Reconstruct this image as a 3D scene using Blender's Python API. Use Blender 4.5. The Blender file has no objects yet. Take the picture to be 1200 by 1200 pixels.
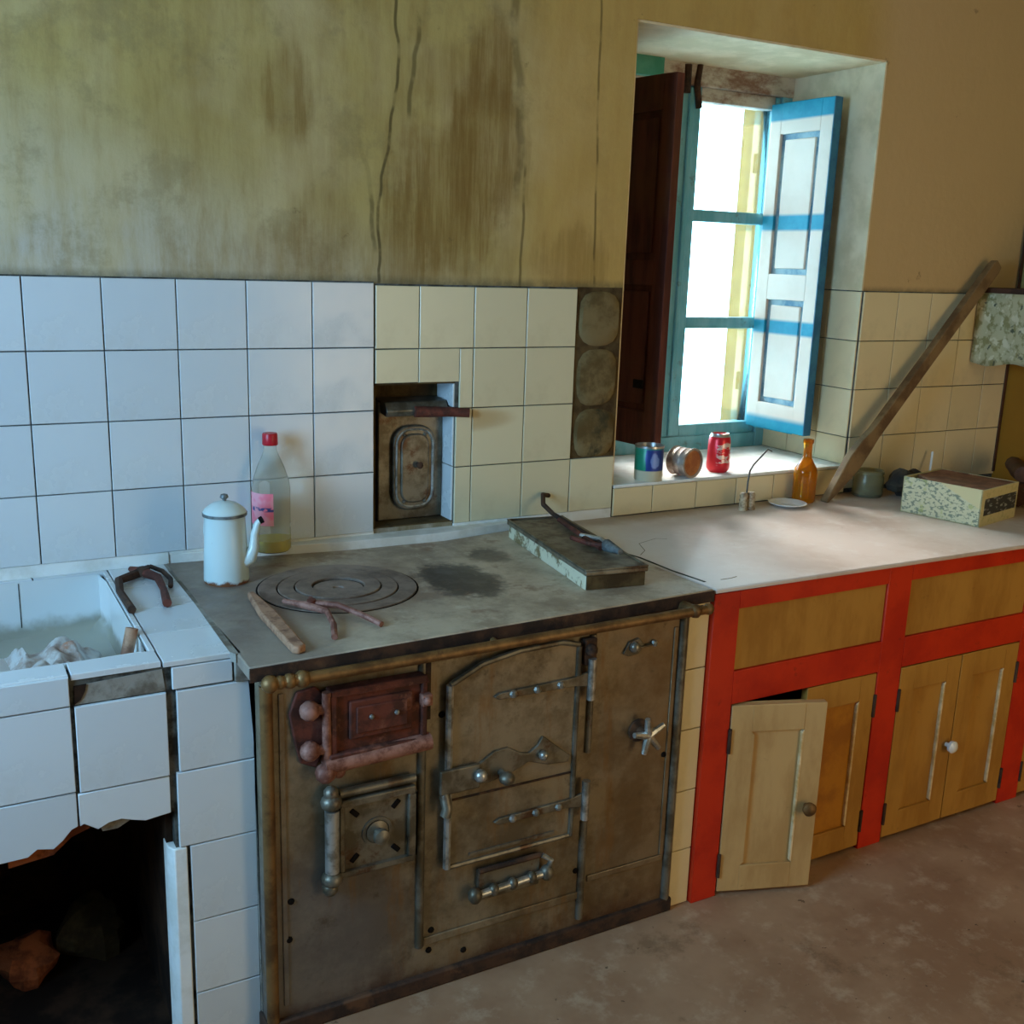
import bpy, math, random
from mathutils import Vector, Matrix, noise
random.seed(7)
S = bpy.context.scene
COL = S.collection
PI = math.pi

# ------------------------------------------------------------------ camera
CF, CA, CB, CC = 1240.2, .5113, .234, .0331
CLOC = Vector((-.1851, -2.3638, 1.4633))
fw = Vector((math.sin(CA)*math.cos(CB), math.cos(CA)*math.cos(CB), -math.sin(CB)))
r0 = Vector((math.cos(CA), -math.sin(CA), 0)); u0 = r0.cross(fw)
rr = r0*math.cos(CC) + u0*math.sin(CC); uu = -r0*math.sin(CC) + u0*math.cos(CC)
cam = bpy.data.objects.new('camera', bpy.data.cameras.new('camera')); COL.objects.link(cam)
cam.data.sensor_width = 36; cam.data.lens = CF/1200*36; cam.data.clip_start = .05
cam.matrix_world = Matrix(((rr.x, uu.x, -fw.x, CLOC.x), (rr.y, uu.y, -fw.y, CLOC.y), (rr.z, uu.z, -fw.z, CLOC.z), (0, 0, 0, 1)))
S.camera = cam
S.view_settings.view_transform = 'Standard'; S.view_settings.look = 'None'
S.view_settings.gamma = 1; S.view_settings.use_curve_mapping = False
S.view_settings.exposure = 0.0

# ------------------------------------------------------------------ light: sky, daylight at the openings, added warm fill
w = bpy.data.worlds.new('sky'); S.world = w; w.use_nodes = True
bg = w.node_tree.nodes['Background']
bg.inputs[0].default_value = (.42, .78, 1, 1); bg.inputs[1].default_value = 15.0

def area(name, loc, rot, sx, sy, power, col, portal=False):
    l = bpy.data.lights.new(name, 'AREA'); l.shape = 'RECTANGLE'; l.size = sx; l.size_y = sy
    l.energy = power; l.color = col
    o = bpy.data.objects.new(name, l); COL.objects.link(o); o.location = loc; o.rotation_euler = rot
    if portal: l.cycles.is_portal = True
    return o
XL_ = -1.15
# portals: real openings through which the sky lights the room
area('window_portal', (1.93, .56, 1.45), (-PI/2, 0, 0), .8, 1.2, 1, (1, 1, 1), True)
# daylight entering by the window of the left wall (cool, clear sky)
area('left_window_portal', (XL_-.31, -1.15, 1.5), (0, -PI/2, 0), 1.06, .9, 1, (1, 1, 1), True)
area('left_window_daylight', (XL_-.02, -1.15, 1.5), (0, -PI/2, 0), 1.0, .86, 17, (.12, .36, 1.0))
# hazy low sun outside the kitchen window
sl = bpy.data.lights.new('hazy_sun', 'SUN'); sl.energy = 22.0; sl.angle = math.radians(50); sl.color = (1, .81, .73)
so = bpy.data.objects.new('hazy_sun', sl); COL.objects.link(so); so.location = (1.2, 4, 3)
so.rotation_euler = Vector((-.20, -.80, -.56)).to_track_quat('-Z', 'Y').to_euler()
# added warm fill lamp at a made-up doorway behind the camera, out of view
area('warm_fill', (2.2, -3.85, 1.05), (PI/2, 0, 0), .95, 1.9, 23, (1.0, .78, .46))

# ------------------------------------------------------------------ node helpers
def lin(c):
    return tuple(((v/255)/12.92 if v/255 <= .04045 else ((v/255+.055)/1.055)**2.4) for v in c) + (1,)
class NT:
    def __init__(s, name):
        s.m = bpy.data.materials.new(name); s.m.use_nodes = True
        s.t = s.m.node_tree; s.b = s.t.nodes['Principled BSDF']
        s.tc = s.t.nodes.new('ShaderNodeTexCoord'); s.P = s.tc.outputs['Object']
        s._xyz = None
    def put(s, sock, v):
        if isinstance(v, bpy.types.NodeSocket): s.t.links.new(v, sock)
        else: sock.default_value = v
    def M(s, op, a, b=0, c=0, clamp=False):
        n = s.t.nodes.new('ShaderNodeMath'); n.operation = op; n.use_clamp = clamp
        s.put(n.inputs[0], a); s.put(n.inputs[1], b)
        if op in ('MULTIPLY_ADD', 'SMOOTH_MIN', 'COMPARE'): s.put(n.inputs[2], c)
        return n.outputs[0]
    @property
    def xyz(s):
        if s._xyz is None:
            n = s.t.nodes.new('ShaderNodeSeparateXYZ'); s.put(n.inputs[0], s.P); s._xyz = n.outputs
        return s._xyz
    def noise(s, sc, det=4, rough=.6, stretch=(1, 1, 1), off=0, dist=0):
        mp = s.t.nodes.new('ShaderNodeMapping'); s.put(mp.inputs[0], s.P); mp.inputs[3].default_value = stretch
        mp.inputs[1].default_value = (off, off*1.7, off*.6)
        n = s.t.nodes.new('ShaderNodeTexNoise'); n.inputs['Scale'].default_value = sc; n.inputs['Detail'].default_value = det
        n.inputs['Roughness'].default_value = rough; n.inputs['Distortion'].default_value = dist
        s.put(n.inputs['Vector'], mp.outputs[0]); return n.outputs[0]
    def step(s, v, a, b, o0=0., o1=1.):      # smooth map
        n = s.t.nodes.new('ShaderNodeMapRange'); n.interpolation_type = 'SMOOTHSTEP'
        s.put(n.inputs[0], v); n.inputs[1].default_value = a; n.inputs[2].default_value = b
        n.inputs[3].default_value = o0; n.inputs[4].default_value = o1; return n.outputs[0]
    def mix(s, f, a, b):
        n = s.t.nodes.new('ShaderNodeMix'); n.data_type = 'RGBA'
        s.put(n.inputs[0], f); s.put(n.inputs[6], a); s.put(n.inputs[7], b); return n.outputs[2]
    def spot(s, a, ca, ra, b, cb, rb, n=None, amt=.6, soft=.5):   # elliptic mask with ragged border
        d1 = s.M('POWER', s.M('DIVIDE', s.M('ABSOLUTE', s.M('SUBTRACT', a, ca)), ra), 2)
        d2 = s.M('POWER', s.M('DIVIDE', s.M('ABSOLUTE', s.M('SUBTRACT', b, cb)), rb), 2)
        d = s.M('ADD', d1, d2)
        if n is not None: d = s.M('ADD', d, s.M('MULTIPLY', s.M('SUBTRACT', n, .5), amt*2))
        return s.step(d, 1-soft, 1+soft, 1., 0.)
    def bump(s, h, strength=.3, dist=.003):
        n = s.t.nodes.new('ShaderNodeBump'); n.inputs['Strength'].default_value = strength; n.inputs['Distance'].default_value = dist
        s.put(n.inputs['Height'], h); s.put(s.b.inputs['Normal'], n.outputs[0])
    def done(s, col, rough=.6, metal=0., spec=.5):
        s.put(s.b.inputs['Base Color'], col); s.put(s.b.inputs['Roughness'], rough); s.put(s.b.inputs['Metallic'], metal)
        s.b.inputs['Specular IOR Level'].default_value = spec
        return s.m
    def rnd(s):
        n = s.t.nodes.new('ShaderNodeObjectInfo'); return n.outputs['Random']

def simple(name, c1, c2=None, rough=.6, metal=0., sc=20, bump=.2, spec=.5, c3=None, stretch=(1, 1, 1), lo=.4, hi=.62):
    t = NT(name); n = t.noise(sc, 5, .65, stretch)
    col = t.mix(t.step(n, lo, hi), lin(c1), lin(c2 or c1))
    if c3: col = t.mix(t.step(t.noise(sc*.6, 6, .7, stretch, off=3.3), .55, .68), col, lin(c3))
    if bump: t.bump(n, bump)
    return t.done(col, rough, metal, spec)

MT = {}
# old plaster of the kitchen wall: fade of the cool daylight put into the colour (grey to ochre), brown leak stains, cracks round the old flue boxing
t = NT('stained_plaster'); x, y, z = t.xyz
nb = t.noise(2.2, 4, .6); ns = t.noise(3.0, 5, .7, (5, 1, .9)); nf = t.noise(34, 5, .7); nm = t.noise(9, 5, .7, off=2)
nst = t.noise(4.5, 4, .7, (7, 1, .5), off=5)
c = t.mix(t.step(t.M('ADD', t.M('MULTIPLY', t.M('SUBTRACT', z, 1.4), 1.6), t.M('MULTIPLY', x, .55)), .05, .75), lin((194, 186, 170)), lin((182, 160, 98)))
c = t.mix(t.step(ns, .38, .66, 0, .65), c, lin((154, 128, 74)))
c = t.mix(t.step(nb, .42, .66, 0, .65), c, lin((204, 184, 138)))
c = t.mix(t.step(t.noise(5.5, 6, .75, (1, 1, 1), off=14), .50, .66, 0, .4), c, lin((134, 118, 80)))
c = t.mix(t.M('MULTIPLY', t.step(x, 1.08, 1.25), .55), c, lin((202, 162, 90)))
c = t.mix(t.M('MULTIPLY', t.step(x, 2.2, 2.4), .85), c, lin((200, 168, 122)))
st = [(.93, .13, 1.60, .17, .9), (1.04, .10, 1.70, .15, .75), (.56, .055, 1.80, .10, .8), (.95, .09, 1.86, .07, .55), (.83, .05, 1.47, .12, .6),
      (1.05, .05, 1.90, .10, .85), (1.30, .10, 1.46, .08, .5), (.45, .25, 1.72, .14, .28), (.63, .07, 1.48, .10, .35), (.55, .10, 1.46, .07, .4)]
nrag = t.M('ADD', t.M('MULTIPLY', nst, .55), t.M('ADD', t.M('MULTIPLY', nm, .3), t.M('MULTIPLY', t.noise(2.5, 5, .7, (2, 1, 1), off=9), .5)))
strk = t.step(t.noise(5, 4, .7, (9, 1, .6), off=11), .35, .62, .45, 1)
for cx, rx, cz, rz, k in st:
    m = t.spot(x, cx, rx, z, cz, rz, t.M('SUBTRACT', nrag, .18), 2.6, .75)
    c = t.mix(t.M('MULTIPLY', t.M('MULTIPLY', m, strk), k*.85), c, lin((128, 96, 44)))
for x0, k, wob, wd, z0, z1, dk in [(.76, .07, .10, .004, 1.40, 2.2, .75), (1.145, -.02, .05, .004, 1.40, 1.7, .6), (1.365, -.03, .03, .0035, 1.40, 2.3, .6),
                                   (1.125, .0, .12, .012, 1.62, 2.1, .45), (.735, .02, .14, .006, 1.48, 1.72, .55), (.845, 0, .1, .006, 1.78, 2.0, .6)]:
    n1 = t.noise(3.2, 3, .55, (.2, 1, 1), off=x0*7)
    cx = t.M('ADD', t.M('MULTIPLY', t.M('SUBTRACT', z, 1.4), k), t.M('MULTIPLY_ADD', n1, wob, x0-wob/2))
    m = t.step(t.M('ABSOLUTE', t.M('SUBTRACT', x, cx)), wd*.4, wd*1.4, 1, 0)
    m = t.M('MULTIPLY', m, t.M('MULTIPLY', t.step(z, z0-.02, z0+.01), t.step(z, z1-.03, z1, 1, 0)))
    m = t.M('MULTIPLY', m, t.step(t.noise(14, 3, .6, off=x0*3), .36, .55, .25, 1))
    c = t.mix(t.M('MULTIPLY', m, dk), c, lin((70, 58, 30)))
c = t.mix(t.M('MULTIPLY', t.step(z, 1.402, 1.425, 1, 0), t.step(nf, .3, .6, .25, .6)), c, lin((88, 84, 62)))
c = t.mix(t.M('MULTIPLY', t.step(nm, .66, .72), .5), c, lin((100, 80, 45)))
t.bump(t.M('ADD', nf, t.M('MULTIPLY', nb, 3)), .35, .004)
MT['plaster'] = t.done(c, .85, 0, .2)
t = NT('yellowed_plaster'); n = t.noise(3, 5, .6)
c = t.mix(t.step(n, .4, .65), lin((178, 160, 110)), lin((158, 138, 92)))
t.bump(t.noise(30, 5, .7), .3, .003); MT['wall2'] = t.done(c, .9, 0, .2)
t = NT('right_wall_paint'); n = t.noise(3, 5, .6); z = t.xyz[2]
c = t.mix(t.step(n, .4, .65), lin((172, 156, 92)), lin((150, 134, 78)))
c = t.mix(t.step(z, 1.24, 1.25, 1, 0), c, t.mix(n, lin((176, 118, 22)), lin((140, 88, 14)))); MT['wall_r'] = t.done(c, .7, 0, .3)
t = NT('cement_floor'); n = t.noise(2.4, 5, .65); n2 = t.noise(14, 6, .7); x, y, z = t.xyz
c = t.mix(t.step(n, .38, .62), lin((156, 118, 88)), lin((176, 140, 108)))
c = t.mix(t.step(n2, .5, .7, 0, .5), c, lin((205, 180, 150)))
c = t.mix(t.step(t.noise(5, 6, .7, off=4), .56, .68, 0, .6), c, lin((120, 92, 66)))
c = t.mix(t.step(t.noise(40, 3, .6, off=8), .68, .73, 0, .8), c, lin((70, 50, 36)))
t.bump(n2, .3, .003); MT['floor'] = t.done(c, .6, 0, .4)
MT['ceiling'] = simple('ceiling_lime', (205, 196, 172), (190, 178, 150), .9, sc=3, bump=.1, spec=.2)
MT['reveal'] = simple('limewash', (236, 218, 182), (214, 196, 156), .85, sc=6, bump=.3, spec=.2)
MT['grout'] = simple('grout', (96, 100, 100), (62, 62, 56), .95, sc=18, bump=.3, spec=.1)
MT['greygrout'] = simple('dark_grout', (92, 92, 86), (40, 38, 34), .95, sc=22, bump=.5, spec=.1)
# glazed tile
t = NT('white_glazed_tile'); r = t.rnd(); n = t.noise(7, 5, .65); t2 = t.noise(60, 3, .6)
c = t.mix(r, lin((206, 212, 214)), lin((218, 222, 222)))
c = t.mix(t.step(n, .5, .75, 0, .22), c, lin((176, 170, 150)))
c = t.mix(t.step(t2, .75, .79, 0, .5), c, lin((110, 104, 90)))
t.bump(t.noise(9, 2, .5), .05, .004); MT['tile'] = t.done(c, t.step(n, .4, .7, .16, .34), 0, .5)
t = NT('cream_glazed_tile'); r = t.rnd(); n = t.noise(7, 5, .65)
c = t.mix(r, lin((222, 214, 180)), lin((214, 206, 172)))
c = t.mix(t.step(n, .5, .75, 0, .25), c, lin((178, 164, 128)))
t.bump(t.noise(9, 2, .5), .05, .004); MT['tile_cream'] = t.done(c, .26, 0, .5)
t = NT('smoked_tile'); r = t.rnd(); n = t.noise(7, 5, .65)
c = t.mix(r, lin((232, 212, 168)), lin((224, 204, 158)))
c = t.mix(t.step(n, .5, .75, 0, .3), c, lin((180, 164, 128)))
t.bump(t.noise(9, 2, .5), .05, .004); MT['tile_warm'] = t.done(c, .3, 0, .5)
t = NT('rust_streaked_tile'); n = t.noise(8, 5, .65, (1, 1, 3)); x, y, z = t.xyz
c = t.mix(t.M('MULTIPLY', t.spot(x, -.085, .115, z, .045, .026, n, .5, .8), .55), lin((218, 210, 176)), lin((166, 128, 60)))
MT['tile_rust'] = t.done(c, .3)
MT['mortar'] = simple('mortar_bed', (128, 112, 78), (96, 80, 50), .95, sc=9, bump=.7, c3=(70, 66, 48), spec=.1)
MT['mortar_dark'] = simple('mortar_dark', (92, 76, 50), (66, 52, 34), .95, sc=14, bump=.8, spec=.1)
MT['cement'] = simple('rough_cement', (150, 146, 136), (108, 100, 88), .95, sc=16, bump=.8, c3=(70, 62, 52), spec=.1)
MT['brick'] = simple('broken_brick', (150, 84, 50), (96, 52, 34), .95, sc=20, bump=.9, spec=.1)
MT['soot'] = simple('sooty_masonry', (62, 44, 32), (34, 25, 20), .95, sc=7, bump=.6, spec=.1)
MT['white'] = simple('whitewash', (236, 236, 230), (218, 216, 206), .8, sc=9, bump=.3, spec=.2)
# stove metals
t = NT('dusty_iron_plate'); x, y, z = t.xyz; n = t.noise(6, 6, .7); n2 = t.noise(24, 5, .7, off=2)
c = t.mix(t.step(n, .36, .66), lin((196, 178, 152)), lin((150, 132, 110)))
c = t.mix(t.step(n2, .5, .7, 0, .45), c, lin((214, 202, 178)))
c = t.mix(t.M('MULTIPLY', t.spot(x, -.20, .24, y, .0, .2, n2, .8, .8), .45), c, lin((112, 84, 70)))
c = t.mix(t.M('MULTIPLY', t.spot(x, .05, .085, y, -.03, .13, n2, 1.3, .5), .85), c, lin((42, 36, 32)))
c = t.mix(t.M('MULTIPLY', t.spot(x, .20, .05, y, .12, .06, n2, 1.2, .5), .6), c, lin((46, 40, 34)))
c = t.mix(t.M('MULTIPLY', t.step(t.noise(8, 5, .7, off=6), .56, .68), .55), c, lin((116, 74, 48)))
c = t.mix(t.M('MULTIPLY', t.step(x, -.24, -.42), .6), c, lin((100, 90, 86)))
t.bump(n2, .35, .002); MT['cooktop'] = t.done(c, t.step(n2, .3, .7, .42, .66), .0, .5)
t = NT('ring_iron'); n = t.noise(9, 6, .7)
c = t.mix(t.step(n, .4, .62), lin((142, 124, 110)), lin((104, 88, 76))); t.bump(t.noise(40, 5, .7), .3, .002)
MT['ring'] = t.done(c, .5, .1)
t = NT('aged_enamel'); x, y, z = t.xyz; n = t.noise(5, 6, .7); n2 = t.noise(3, 5, .7, (4, 4, .8), off=3); n3 = t.noise(30, 5, .7)
c = t.mix(t.step(n, .38, .64), lin((146, 134, 112)), lin((100, 86, 64)))
c = t.mix(t.M('MULTIPLY', t.step(x, .15, .45), .45), c, lin((132, 96, 52)))
c = t.mix(t.M('MULTIPLY', t.M('MULTIPLY', t.step(x, -.1, -.3), t.step(z, .45, .25)), .5), c, lin((112, 112, 118)))
c = t.mix(t.step(t.noise(9, 6, .75, off=7), .54, .68, 0, .6), c, lin((80, 66, 46)))
c = t.mix(t.step(n2, .52, .7, 0, .7), c, lin((128, 92, 48)))
c = t.mix(t.step(n3, .6, .75, 0, .5), c, lin((66, 50, 34)))
c = t.mix(t.M('MULTIPLY', t.step(z, .1, .0), t.step(n, .4, .6, .4, 1)), c, lin((84, 50, 34)))
t.bump(n3, .25, .002); MT['enamel'] = t.done(c, t.step(n3, .3, .7, .34, .6), .45, .5)
MT['iron'] = simple('grey_cast_iron', (128, 122, 108), (92, 84, 68), .45, .6, sc=18, bump=.3, c3=(88, 62, 42))
MT['brightiron'] = simple('worn_bare_iron', (196, 196, 190), (140, 136, 124), .35, .75, sc=30, bump=.2)
MT['rust'] = simple('rusted_iron', (112, 56, 42), (74, 38, 28), .75, .2, sc=22, bump=.6, c3=(134, 84, 66))
MT['rust_light'] = simple('pink_rust', (168, 120, 104), (112, 66, 52), .65, .25, sc=26, bump=.5)
MT['rust_dark'] = simple('dark_rust_band', (74, 50, 34), (40, 28, 22), .85, .1, sc=16, bump=.6, c3=(96, 66, 44))
MT['black'] = simple('black_gap', (22, 19, 17), (32, 26, 22), .9, sc=20, bump=.2, spec=.1)
MT['brass'] = simple('tarnished_brass', (138, 104, 62), (98, 70, 40), .5, .55, sc=14, bump=.2, c3=(84, 58, 36))
# paint and wood
t = NT('red_paint'); n = t.noise(6, 5, .65); n2 = t.noise(26, 5, .7)
c = t.mix(t.step(n, .4, .65), lin((206, 48, 16)), lin((184, 34, 12)))
c = t.mix(t.step(n2, .62, .74, 0, .55), c, lin((120, 26, 14))); t.bump(n2, .2, .001); MT['red'] = t.done(c, .45, 0, .4)
t = NT('ochre_paint'); n = t.noise(4, 5, .65, (2.5, 2.5, .8)); n2 = t.noise(26, 5, .7)
c = t.mix(t.step(n, .4, .65), lin((184, 134, 58)), lin((164, 114, 44)))
c = t.mix(t.step(n2, .64, .74, 0, .5), c, lin((120, 84, 40))); t.bump(n2, .15, .001); MT['ochre'] = t.done(c, .5, 0, .4)
t = NT('faded_ochre_paint'); n = t.noise(4, 5, .65, (2.5, 2.5, .8)); n2 = t.noise(26, 5, .7)
c = t.mix(t.step(n, .4, .65), lin((196, 160, 106)), lin((178, 140, 88)))
c = t.mix(t.step(n2, .66, .76, 0, .5), c, lin((130, 100, 60))); t.bump(n2, .15, .001); MT['ochre_pale'] = t.done(c, .5, 0, .4)
MT['edge_highlight'] = simple('highlight_moulding', (232, 206, 160), (196, 158, 98), .4, sc=14, bump=.1)  # pale tone painted in as the highlight along right panel edges
MT['gold'] = simple('deep_ochre_paint', (186, 122, 26), (160, 98, 18), .5, sc=8, bump=.15)
t = NT('worn_pink_cement'); x, y, z = t.xyz; n = t.noise(3, 6, .65); n2 = t.noise(16, 6, .7); n3 = t.noise(50, 4, .7)
c = t.mix(t.step(n, .38, .64), lin((214, 196, 184)), lin((196, 172, 156)))
c = t.mix(t.step(n2, .52, .72, 0, .4), c, lin((228, 220, 214)))
c = t.mix(t.step(x, 1.7, 1.3, 0, .6), c, lin((236, 232, 228)))  # paler towards the stove: window light on the counter painted in
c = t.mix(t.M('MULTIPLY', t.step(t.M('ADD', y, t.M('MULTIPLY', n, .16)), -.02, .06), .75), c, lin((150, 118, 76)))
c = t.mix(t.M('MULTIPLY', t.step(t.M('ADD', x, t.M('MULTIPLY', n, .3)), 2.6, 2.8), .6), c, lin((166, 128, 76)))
c = t.mix(t.step(n3, .68, .74, 0, .6), c, lin((120, 96, 80)))
t.bump(n2, .25, .002); MT['counter'] = t.done(c, .42, 0, .5)
t = NT('brown_wood'); n = t.noise(5, 5, .6, (6, 6, .7)); n2 = t.noise(3, 4, .6, off=2)
c = t.mix(t.step(n, .38, .62), lin((104, 52, 40)), lin((74, 34, 28))); c = t.mix(t.step(n2, .5, .7, 0, .5), c, lin((104, 66, 34)))
t.bump(n, .3, .001); MT['brownwood'] = t.done(c, .6, 0, .3)
MT['pole'] = simple('grey_brown_timber', (134, 104, 66), (98, 70, 40), .75, sc=10, bump=.4, stretch=(1, 1, 1))
MT['stickwood'] = simple('worn_handle_wood', (172, 130, 100), (120, 82, 60), .7, sc=30, bump=.3)
MT['darkwood'] = simple('dark_shelf_wood', (84, 48, 26), (58, 32, 18), .6, sc=14, bump=.3)
t = NT('teal_window_paint'); n = t.noise(5, 5, .65, (3, 3, .8)); n2 = t.noise(20, 5, .7)
c = t.mix(t.step(n, .38, .64), lin((92, 164, 180)), lin((122, 182, 196)))
c = t.mix(t.step(n2, .58, .7, 0, .6), c, lin((92, 84, 66))); t.bump(n2, .2, .001); MT['teal'] = t.done(c, .5, 0, .4)
t = NT('teal_green_paint'); n = t.noise(8, 5, .65); c = t.mix(t.step(n, .4, .64), lin((54, 140, 120)), lin((80, 156, 138))); MT['tealgreen'] = t.done(c, .5, 0, .4)
t = NT('grimy_head_wood'); n = t.noise(7, 6, .7, (1, 1, 2)); c = t.mix(t.step(n, .42, .66), lin((196, 190, 178)), lin((130, 100, 84))); MT['head'] = t.done(c, .8, 0, .3)
# right shutter: white crossed by blue bands at set heights
t = NT('white_and_blue_shutter'); z = t.xyz[2]; n = t.noise(8, 4, .6); n2 = t.noise(24, 5, .7)
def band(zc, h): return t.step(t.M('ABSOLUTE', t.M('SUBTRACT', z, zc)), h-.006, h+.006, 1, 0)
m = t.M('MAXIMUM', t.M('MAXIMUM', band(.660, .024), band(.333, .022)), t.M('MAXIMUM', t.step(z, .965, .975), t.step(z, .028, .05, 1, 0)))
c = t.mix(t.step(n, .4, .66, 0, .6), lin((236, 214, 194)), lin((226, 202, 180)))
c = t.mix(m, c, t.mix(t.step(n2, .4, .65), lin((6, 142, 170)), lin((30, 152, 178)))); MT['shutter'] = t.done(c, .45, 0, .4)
MT['recess'] = simple('slate_blue_recess', (158, 184, 190), (84, 130, 156), .5, sc=9, bump=.1)  # slate blue in the recess round each raised field
MT['blue'] = simple('deep_blue_edge_paint', (26, 92, 126), (44, 112, 140), .5, sc=20, bump=.1)
MT['yellow_ext'] = simple('yellow_outside_render', (140, 104, 54), (126, 92, 46), .9, sc=10, bump=.2, spec=.1)
t = NT('window_glass'); t.b.inputs['Transmission Weight'].default_value = 1; t.b.inputs['IOR'].default_value = 1.45
g = t.t.nodes.new('ShaderNodeBsdfTransparent'); gl = t.t.nodes.new('ShaderNodeBsdfGlossy'); gl.inputs['Roughness'].default_value = .02
fr = t.t.nodes.new('ShaderNodeFresnel'); mx = t.t.nodes.new('ShaderNodeMixShader'); g.inputs[0].default_value = (.93, .96, .95, 1)
t.t.links.new(fr.outputs[0], mx.inputs[0]); t.t.links.new(g.outputs[0], mx.inputs[1]); t.t.links.new(gl.outputs[0], mx.inputs[2])
t.t.links.new(mx.outputs[0], t.t.nodes['Material Output'].inputs['Surface']); MT['glass'] = t.m
# small things
t = NT('chipped_white_enamel'); z = t.xyz[2]; n = t.noise(40, 5, .7)
c = t.mix(t.step(t.M('ADD', z, t.M('MULTIPLY', n, .03)), .018, .026, 1, 0), lin((206, 222, 220)), lin((120, 76, 50)))
c = t.mix(t.step(n, .68, .72, 0, .6), c, lin((120, 96, 84))); MT['enamelpot'] = t.done(c, .22, 0, .5)
MT['pot_rim'] = simple('grey_enamel_rim', (120, 128, 128), (80, 86, 88), .4, .2, sc=30, bump=.1)
def glassy(name, col, rough=.1, trans=.9, ior=1.3):
    t = NT(name); t.b.inputs['Transmission Weight'].default_value = trans; t.b.inputs['IOR'].default_value = ior
    return t.done(lin(col), rough)
MT['pet'] = glassy('cloudy_clear_plastic', (232, 232, 222), .22, .82, 1.12)
MT['amber'] = glassy('amber_glass', (232, 160, 24), .05, .8, 1.4)
MT['jarglass'] = glassy('greenish_jar_glass', (214, 206, 166), .2, .8, 1.25)
MT['liquid'] = glassy('yellow_liquid', (250, 226, 50), .1, .3, 1.33)
MT['redcap'] = simple('red_plastic', (206, 30, 48), (180, 20, 40), .35, sc=20, bump=0)
t = NT('pink_label'); x, y, z = t.xyz; n = t.noise(60, 2, .5, (1, 1, 2))
m = t.M('MULTIPLY', t.step(t.M('ABSOLUTE', t.M('SUBTRACT', z, .103)), .003, .006, 1, 0), t.step(n, .45, .55))
c = t.mix(m, t.mix(t.step(t.noise(30, 2, .5), .45, .6), lin((252, 130, 150)), lin((250, 166, 178))), lin((60, 70, 130))); MT['label_pink'] = t.done(c, .5)
t = NT('blue_green_tin_print'); x, y, z = t.xyz; n = t.noise(30, 3, .6)
m = t.step(t.M('ADD', x, t.M('MULTIPLY', n, .01)), -.008, -.003)
c = t.mix(m, lin((20, 140, 110)), lin((30, 60, 140)))
c = t.mix(t.step(z, .028, .032, 1, 0), c, lin((200, 196, 170)))
c = t.mix(t.M('MULTIPLY', t.spot(x, .015, .012, z, .058, .022, n, .9, .3), .8), c, lin((120, 150, 210)))
c = t.mix(t.M('MULTIPLY', t.step(z, .088, .092), .8), c, lin((60, 150, 140))); MT['tinprint'] = t.done(c, .35, .1)
t = NT('red_can_print'); x, y, z = t.xyz; n = t.noise(34, 3, .6, (1, 1, 2))
m = t.M('MULTIPLY', t.step(n, .50, .56), t.M('MULTIPLY', t.step(z, .02, .03), t.step(z, .085, .095, 1, 0)))
c = t.mix(t.M('MULTIPLY', m, t.step(x, .0, .006)), lin((214, 34, 48)), lin((226, 200, 190))); MT['canred'] = t.done(c, .3, .3)
MT['alu'] = simple('aluminium', (200, 200, 200), (176, 174, 170), .3, .9, sc=20, bump=0)
MT['tinside'] = simple('dull_ribbed_tin', (176, 160, 146), (136, 108, 92), .5, .4, sc=20, bump=.2)
MT['orange_rust'] = simple('orange_rusty_lid', (196, 128, 70), (164, 94, 50), .7, .1, sc=16, bump=.3)
MT['porcelain'] = simple('dirty_porcelain', (196, 178, 146), (140, 114, 84), .5, sc=60, bump=.2, c3=(90, 66, 44))
MT['whiteplate'] = simple('white_china', (236, 238, 236), (224, 226, 222), .2, sc=10, bump=0)
MT['wire'] = simple('grey_wire', (92, 92, 88), (66, 62, 58), .5, .5, sc=40, bump=0)
t = NT('printed_carton'); x, y, z = t.xyz; n = t.noise(70, 3, .6, (1, 1, 1.6)); n2 = t.noise(26, 4, .6)
diag = t.step(t.M('ADD', y, t.M('MULTIPLY', z, 1.9)), .095, .10)
c = t.mix(t.step(n, .50, .58, 0, .8), lin((216, 206, 166)), lin((110, 120, 104)))
c = t.mix(t.step(n2, .56, .66, 0, .6), c, lin((178, 178, 92)))
c = t.mix(t.M('MULTIPLY', diag, .0), c, lin((220, 200, 150)))
side = t.step(t.M('ADD', t.M('MULTIPLY', y, -1.), t.M('MULTIPLY', z, -.9)), .03, .04)
c = t.mix(t.step(t.M('SUBTRACT', t.M('MULTIPLY', y, -1), t.M('MULTIPLY', t.M('SUBTRACT', .10, z), 2.2)), .0, .012), c, lin((222, 204, 152)))
MT['carton'] = t.done(c, .7)
t = NT('carton_end'); x, y, z = t.xyz; n = t.noise(50, 3, .6); c = t.mix(t.step(n, .5, .65, 0, .5), lin((200, 188, 140)), lin((160, 156, 108)))
MT['carton_end'] = t.done(c, .7)
t = NT('dark_carton_label'); n = t.noise(40, 3, .6, (1, 1, 3)); c = t.mix(t.step(n, .54, .62), lin((52, 52, 50)), lin((140, 142, 138))); MT['carton_label'] = t.done(c, .6)
MT['boxbrown'] = simple('brown_cork_board', (140, 92, 62), (112, 70, 46), .8, sc=20, bump=.3)
t = NT('flowered_oilcloth'); n = t.noise(34, 4, .6); n2 = t.noise(28, 3, .6, off=4); n3 = t.noise(24, 3, .6, off=9)
c = t.mix(t.step(n, .48, .6), lin((196, 190, 150)), lin((150, 144, 96)))
c = t.mix(t.step(n2, .56, .64), c, lin((220, 214, 180))); c = t.mix(t.step(n3, .62, .68), c, lin((84, 90, 72))); MT['oilcloth'] = t.done(c, .5)
MT['rag'] = simple('dark_rag', (74, 64, 50), (48, 42, 36), .9, sc=20, bump=.5)
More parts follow.
